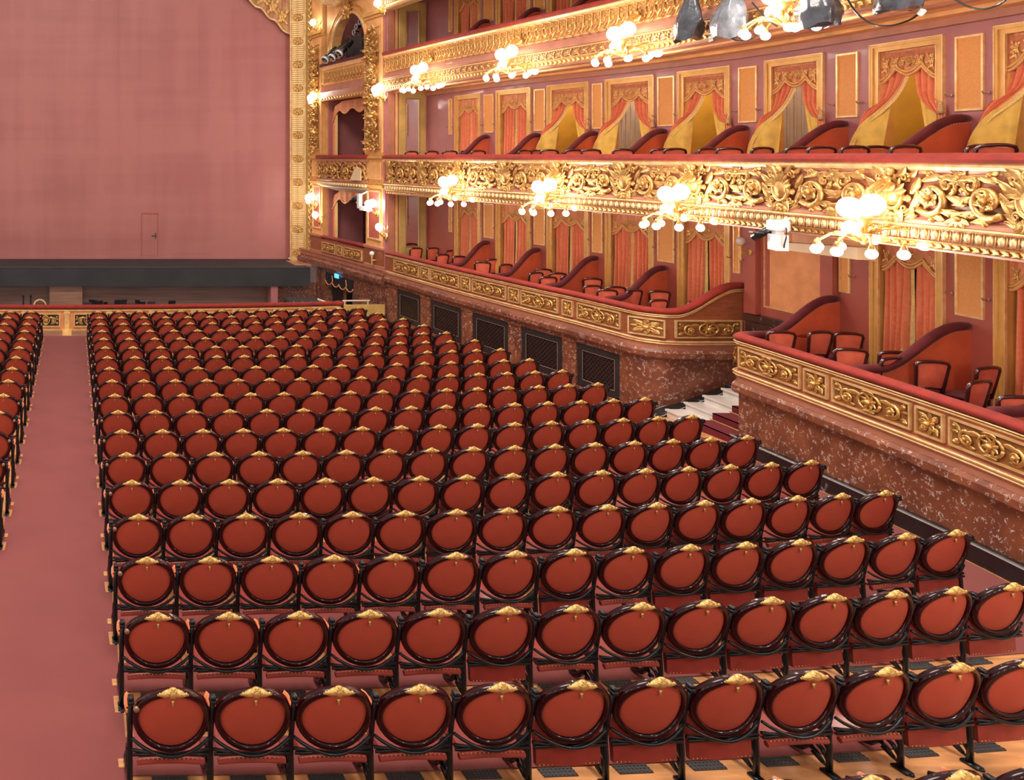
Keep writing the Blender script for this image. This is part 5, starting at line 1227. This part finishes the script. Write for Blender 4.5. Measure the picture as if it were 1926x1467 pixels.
for (t, X, Y, z, q) in kept:
    b = near_bay(q); cnt.setdefault((t, b), []).append((X, Y, z))
for (t, b), L in cnt.items():
    for j, (X, Y, z) in enumerate(sorted(L, key=lambda a: a[0] / a[1])):
        box_chair(X, Y, z, rnd.uniform(-.35, .25), 'red velvet chair, %s from left in %s box from the stage, %s tier' % (ORD[j + 1], ORD[b + 1], ('lower', 'first')[t]))

# ================================================================== girandoles
def girandole_meshes():
    R = {}
    m = MB()
    m.tube([(0, .02, .95), (0, -.18, 1.0), (0, -.36, .86), (0, -.42, .62)], [.04, .045, .035, .03], 7); m.tube([(-.09, .0, .9), (-.12, -.15, .98), (-.08, -.32, .82), (0, -.42, .60)], .025, 6); m.tube([(.09, .0, .9), (.12, -.15, .98), (.08, -.32, .82), (0, -.42, .60)], .025, 6)
    for a in (.4, 1.0, 1.57, 2.1, 2.7): m.leaf(0, .86, a, .22, .09, -.12, .06)
    m.ell((0, -.1, 1.03), (.07, .07, .06), 8, 5)
    R['bracket'] = mesh('bracket', m, 'gold', True)
    m = MB(); m.lathe([(.02, -.06), (.07, 0), (.10, .08), (.06, .14), (.04, .22), (.08, .28), (.12, .33), (.06, .40), (.03, .5)], 12)
    for k in range(8):
        a = k * .785; m.tube([(.05 * math.cos(a), .05 * math.sin(a), .12), (.14 * math.cos(a), .14 * math.sin(a), .2), (.2 * math.cos(a), .2 * math.sin(a), .17)], [.025, .03, .008], 5)
    R['stem'] = mesh('stem', m, 'gold', True)
    m = MB(); m.tube([(.06, 0, .05), (.2, 0, .13), (.38, 0, .14), (.5, 0, .06), (.55, 0, .0)], [.022, .018, .016, .016, .014], 6, up=(0, 1, 0)); m.ell((.3, 0, .16), (.06, .03, .025), 6, 4); m.lathe([(.015, -.01), (.045, 0), (.03, .05), (.015, .08)], 8, (.55, 0, -.02)); R['arm'] = mesh('arm', m, 'gold', True)
    m = MB(); m.ell((0, 0, 0), .072, 12, 8); R['bulb'] = mesh('bulb', m, 'bulb', True)
    m = MB(); m.ell((0, 0, 0), (.15, .15, .16), 14, 10); R['globe'] = mesh('globe', m, 'bulb', True)
    return R
GM = girandole_meshes()
def girandole(q, zb, label):
    loc, rz = frame_at(F, q, -.02, zb); r = empty('girandole', loc, rz, label, 'chandelier', 'gilt globe girandoles on the balconies')
    put('bracket', GM['bracket'], r); st_ = put('stem', GM['stem'], r, (0, -.42, .12))
    for s in (-1, 1):
        g = put('globe', GM['globe'], r, (s * .14, -.46 + .05 * s, .63 + .03 * s))
    put('globe', GM['globe'], r, (0, -.60, .30), scale=.7)
    for k in range(9):
        a = 2 * math.pi * (k + .3) / 9; outer = math.sin(a) > .25
        ar = put('arm', GM['arm'], r, (0, -.42, .06 + (.12 if outer else 0)), a, scale=(1.15 if outer else 1.0, 1, 1))
        put('bulb', GM['bulb'], ar, (.55, 0, -.09))
    lamp('girandole_light', 'POINT', (0, -.95, .55), 27, radius=.12, parent=r)
    lamp('girandole_light', 'POINT', (0, -.60, -.16), 27 * 1.25, radius=.10, parent=r)
for i, q in enumerate(CH_MID): girandole(q, 3.62, '%s gilt globe chandelier from the stage, on the first-tier balcony' % ORD[i + 1])
for i, q in enumerate(CH_UP): girandole(q, 7.12, '%s gilt globe chandelier from the stage, on the upper balcony' % ORD[i + 1])
# wall sconces on the proscenium pillars
for j, (u, v, nm, two) in enumerate([(588, 42, 'globe sconce high on the pillar by the gold stage frame', 1), (587, 184, 'twin globe sconce midway up the pillar by the gold stage frame', 2), (583, 372, 'twin globe sconce low on the pillar by the gold stage frame', 2), (592, 404, 'small single globe lowest on the pillar by the gold stage frame', 1),
                             (709, 6, 'globe sconce highest on the pillar next to the balconies', 1), (710, 168, 'twin globe sconce midway up the pillar next to the balconies', 2), (697, 385, 'twin globe sconce low on the pillar next to the balconies', 2), (712, 427, 'small single globe lowest on the pillar next to the balconies', 1)]):
    dd = -.30; q = F.s_of_u(u, dd); p, n = F.at(q, 0); Y = F.at(q, dd)[0][1]; z = ZC - (v - VH) * Y / FPX; loc = (p[0], p[1], z)
    r = empty('wall_sconce', loc, F.rz(q), nm, 'wall light', 'globe sconces on the proscenium pillars')
    m = MB(); m.tube([(0, .05, -.28), (0, -.12, -.34), (0, -.24, -.25), (0, -.28, -.12)], [.04, .035, .03, .025], 6)
    for a in (-2.6, -2.0, -1.57, -1.1, -.5): m.leaf(0, -.22, a, .24, .10, -.04, .05)
    m.leaf(-.06, -.1, 2.2, .2, .08, -.02, .04); m.leaf(.06, -.1, .9, .2, .08, -.02, .04); obj('bracket', m, 'gold', r, True)
    if two == 2:
        put('globe', GM['globe'], r, (-.15, -.30, .0), scale=.95); put('globe', GM['globe'], r, (.15, -.30, .06), scale=.95); put('globe', GM['globe'], r, (0, -.38, -.16), scale=.6)
    else: put('globe', GM['globe'], r, (0, -.28, .0), scale=.85)
    lamp('sconce_light', 'POINT', (0, -.55, .0), 27 * (.5 if two == 2 else .25), radius=.1, parent=r)
# unlit globes
def unlit(X, Y, z, rz, label):
    r = empty('wall_lamp', (X, Y, z), rz, label, 'wall light'); m = MB(); m.lathe([(.02, -.42), (.035, -.36), (.02, -.3), (.04, -.2), (.025, -.12), (.05, -.06)], 8, (0, -.16, 0)); m.tube([(0, -.16, -.22), (0, -.06, -.22), (0, .06, -.22)], .03, 6); m.ell((0, .04, -.22), (.07, .04, .07), 8, 5); obj('bracket', m, 'brass', r, True); m = MB(); m.ell((0, -.16, .02), .09, 12, 8); obj('globe', m, 'opal_off', r, True)
p, n = W.at(pa_ - .22, -.16); Y = p[1]; unlit(p[0], p[1], ZC - (455 - VH) * Y / FPX, W.rz(pa_ - .22), 'unlit white globe lamp on the dark red pilaster of the passage')
q = F.s_of_u(701, -.16); p, n = F.at(q, -.03); unlit(p[0], p[1], ZC - (478 - VH) * p[1] / FPX, F.rz(q), 'unlit white globe lamp on the mahogany pedestal by the lower proscenium box')

# ================================================================== technical fittings
q = F.s_of_u(1463, -.22); loc, rz = frame_at(F, q, -.22, 3.62)
r = empty('surveillance_camera', loc, rz - .25, 'white box camera unit with black lens hood under the first-tier balcony', 'camera')
m = MB(); m.box(-.14, .16, -.1, .1, -.26, .02, .01); obj('lower_housing', m, 'white_metal', r); m = MB(); m.box(-.15, .19, -.12, .12, .07, .27, .03); obj('upper_housing', m, 'white_metal', r); m = MB(); m.box(-.08, .08, -.06, .06, .0, .08); obj('neck', m, 'white_metal', r)
m = MB(); m.tube([(-.14, -.05, .1), (-.30, -.16, -.02), (-.38, -.2, -.08)], [.06, .065, .07], 10); m.box(-.44, -.16, -.26, -.02, .0, .03); obj('lens_hood', m, 'black_plastic', r, True)
m = MB(); m.tube([(.17, .05, .15), (.27, .02, .12), (.31, 0, -.02), (.24, 0, -.14), (.15, .03, -.2)], .012, 5); obj('cable', m, 'charcoal', r, True)
m = MB(); m.tube([(0, .05, .25), (0, .2, .3)], .03, 6); obj('mount', m, 'white_metal', r)
q0, q1 = F.s_of_u(1468, .35), F.s_of_u(1615, .35)
m = MB(); F.sweep(m, [(.33, 3.30), (.33, 3.43), (.55, 3.43), (.55, 3.30)], q0, q1, .3, dz=lambda q, z: (.09 * (q - q0) / (q1 - q0) if z > 3.4 else .02 * (q - q0) / (q1 - q0))); o = obj('canopy_board', m, 'pale_board', label='pale wooden board fixed under the first-tier balcony over the passage', cat='board')
m = MB(); F.sweep(m, [(.30, 3.30), (.30, 3.43), (.58, 3.43), (.58, 3.30)], q0 - .06, q0, .3); obj('end_bracket', m, 'charcoal', o)
m = MB(); F.sweep(m, [(.55, 3.3), (.55, 3.8), (.60, 3.8), (.60, 3.3)], q0, q1, .3); obj('hanger', m, 'orange_flat', o)
# lanterns wrapped in plastic on the upper balcony
def bag(u, v, w_, h_, label, mt, sd, lean=0.):
    rr = random.Random(sd); d = -.42; q = F.s_of_u(u, d); p, n = F.at(q, d); Y = p[1]; z = ZC - (v - VH) * Y / FPX; k = Y / FPX; W, Hh = w_ * k, h_ * k
    r = empty('wrapped_lantern', (p[0], p[1], z), F.rz(q), label, 'wrapped light', 'plastic-wrapped lanterns on the upper balcony')
    m = MB(); NU, NV = 26, 16; ph = [rr.uniform(0, 6.28) for _ in range(6)]
    def fn(a, b):
        t = 2 * math.pi * a; prof = .28 + .72 * min(1, b * 1.6) ** .8 if b < .8 else 1.0 - .12 * (b - .8) / .2
        rad = prof * (1 + .10 * math.sin(5 * t + ph[0] + 3 * b) + .07 * math.sin(9 * t + ph[1] - 5 * b) + .05 * math.sin(14 * t + ph[2] + 7 * b))
        zz = Hh / 2 - Hh * b + .05 * Hh * math.sin(3 * t + ph[3]) * b
        return (W / 2 * rad * math.cos(t) + lean * W * (b - .5), .55 * W / 2 * rad * math.sin(t), zz)
    m.grid(fn, NU, NV)
    m.add([fn(i / NU, 1.0) for i in range(NU)], [tuple(range(NU))]); obj('plastic_wrap', m, mt, r, True)
    m = MB(); m.tube([(-lean * W * .5, 0, Hh / 2 - .03), (-lean * W * .5, .1, Hh / 2 + .12), (-lean * W * .5, .3, Hh / 2 + .2)], .03, 6); m.ell((-lean * W * .5, 0, Hh / 2 + .0), (.09, .07, .06), 8, 5); obj('clamp', m, 'black_plastic', r, True)
bag(1296, 33, 62, 80, 'dark wrapped lantern furthest left on the upper balcony', 'bag_plastic', 1, -.25)
bag(1374, 28, 78, 84, 'pale grey wrapped lantern second from left on the upper balcony', 'bag_grey', 2, -.2)
bag(1538, 8, 86, 84, 'dark wrapped lantern hanging right of the fourth upper chandelier', 'bag_plastic', 3, .1)
bag(1690, -12, 90, 62, 'dark wrapped lantern cut off by the top edge of the photo', 'bag_plastic', 4, -.1)
qa, qb = F.s_of_u(1205, -.3), F.s_of_u(1480, -.3)
m = MB(); m.tube([(*F.at(q, -.26)[0], 8.42) for q in F.qs(qa, qb, .4)], .03, 8); o = obj('lighting_bar', m, 'black_plastic', label='black lighting bar running along the upper balcony front', cat='lighting bar')
for t in (.1, .5, .9):
    loc, rz = frame_at(F, qa + (qb - qa) * t, -.26, 8.42); m = MB(); m.box(-.03, .03, 0, .24, -.03, .03); obj('bar_clamp', m, 'charcoal', o, loc=loc, rz=rz)
def cable(pts, label, mt='black_plastic', rad=.014):
    W_ = []
    for (u, v, d) in pts:
        q = F.s_of_u(u, d); p, _ = F.at(q, d); W_.append((p[0], p[1], ZC - (v - VH) * p[1] / FPX))
    m = MB(); m.tube(catmull(W_, 8), rad, 6); return obj('cable', m, mt, label=label, cat='cable')
o = cable([(1595, 0, -.2), (1612, 25, -.25), (1640, 45, -.3), (1675, 48, -.3), (1710, 38, -.28), (1728, 26, -.25)], 'black cable loop with white plug hanging below the upper balcony')
q = F.s_of_u(1730, -.25); p, _ = F.at(q, -.25); m = MB(); m.tube([(p[0], p[1], ZC + (VH - 27) * p[1] / FPX), (p[0], p[1] - .05, ZC + (VH - 20) * p[1] / FPX)], .04, 8); obj('plug', m, 'white_metal', o)
cable([(1790, -5, -.2), (1820, 12, -.25), (1850, 17, -.25), (1880, 8, -.25), (1895, -4, -.2)], 'thin cable loop at the top right corner of the photo')
cable([(1415, 5, -.45), (1432, 25, -.5), (1450, 42, -.5), (1462, 50, -.45)], 'thin cable drooping beside the fourth upper chandelier')
cable([(1362, 68, -.38), (1385, 76, -.36), (1410, 74, -.36), (1425, 66, -.4)], 'thin cable drooping below the pale wrapped lantern')
# white angled bracket lamp by the lower proscenium box
q = F.s_of_u(679, -.35); p, n = F.at(q, -.35); zc_ = ZC - (382 - VH) * p[1] / FPX; r = empty('white_bracket_lamp', (p[0], p[1], zc_), F.rz(q), 'white angular bracket fitting hanging beside the lower proscenium sconce', 'fitting')
m = MB(); m.box(-.2, -.02, -.06, .06, -.2, .34, .01); m.box(-.02, .35, -.06, .06, -.26, -.1, .01); obj('arm', m, 'white_metal', r); m = MB(); m.tube([(-.2, 0, .2), (-.42, -.1, .08)], [.09, .1], 10); obj('lens_hood', m, 'black_plastic', r, True); m = MB(); m.tube([(-.1, .05, .3), (-.1, .3, .42)], .03, 6); obj('mount', m, 'white_metal', r)
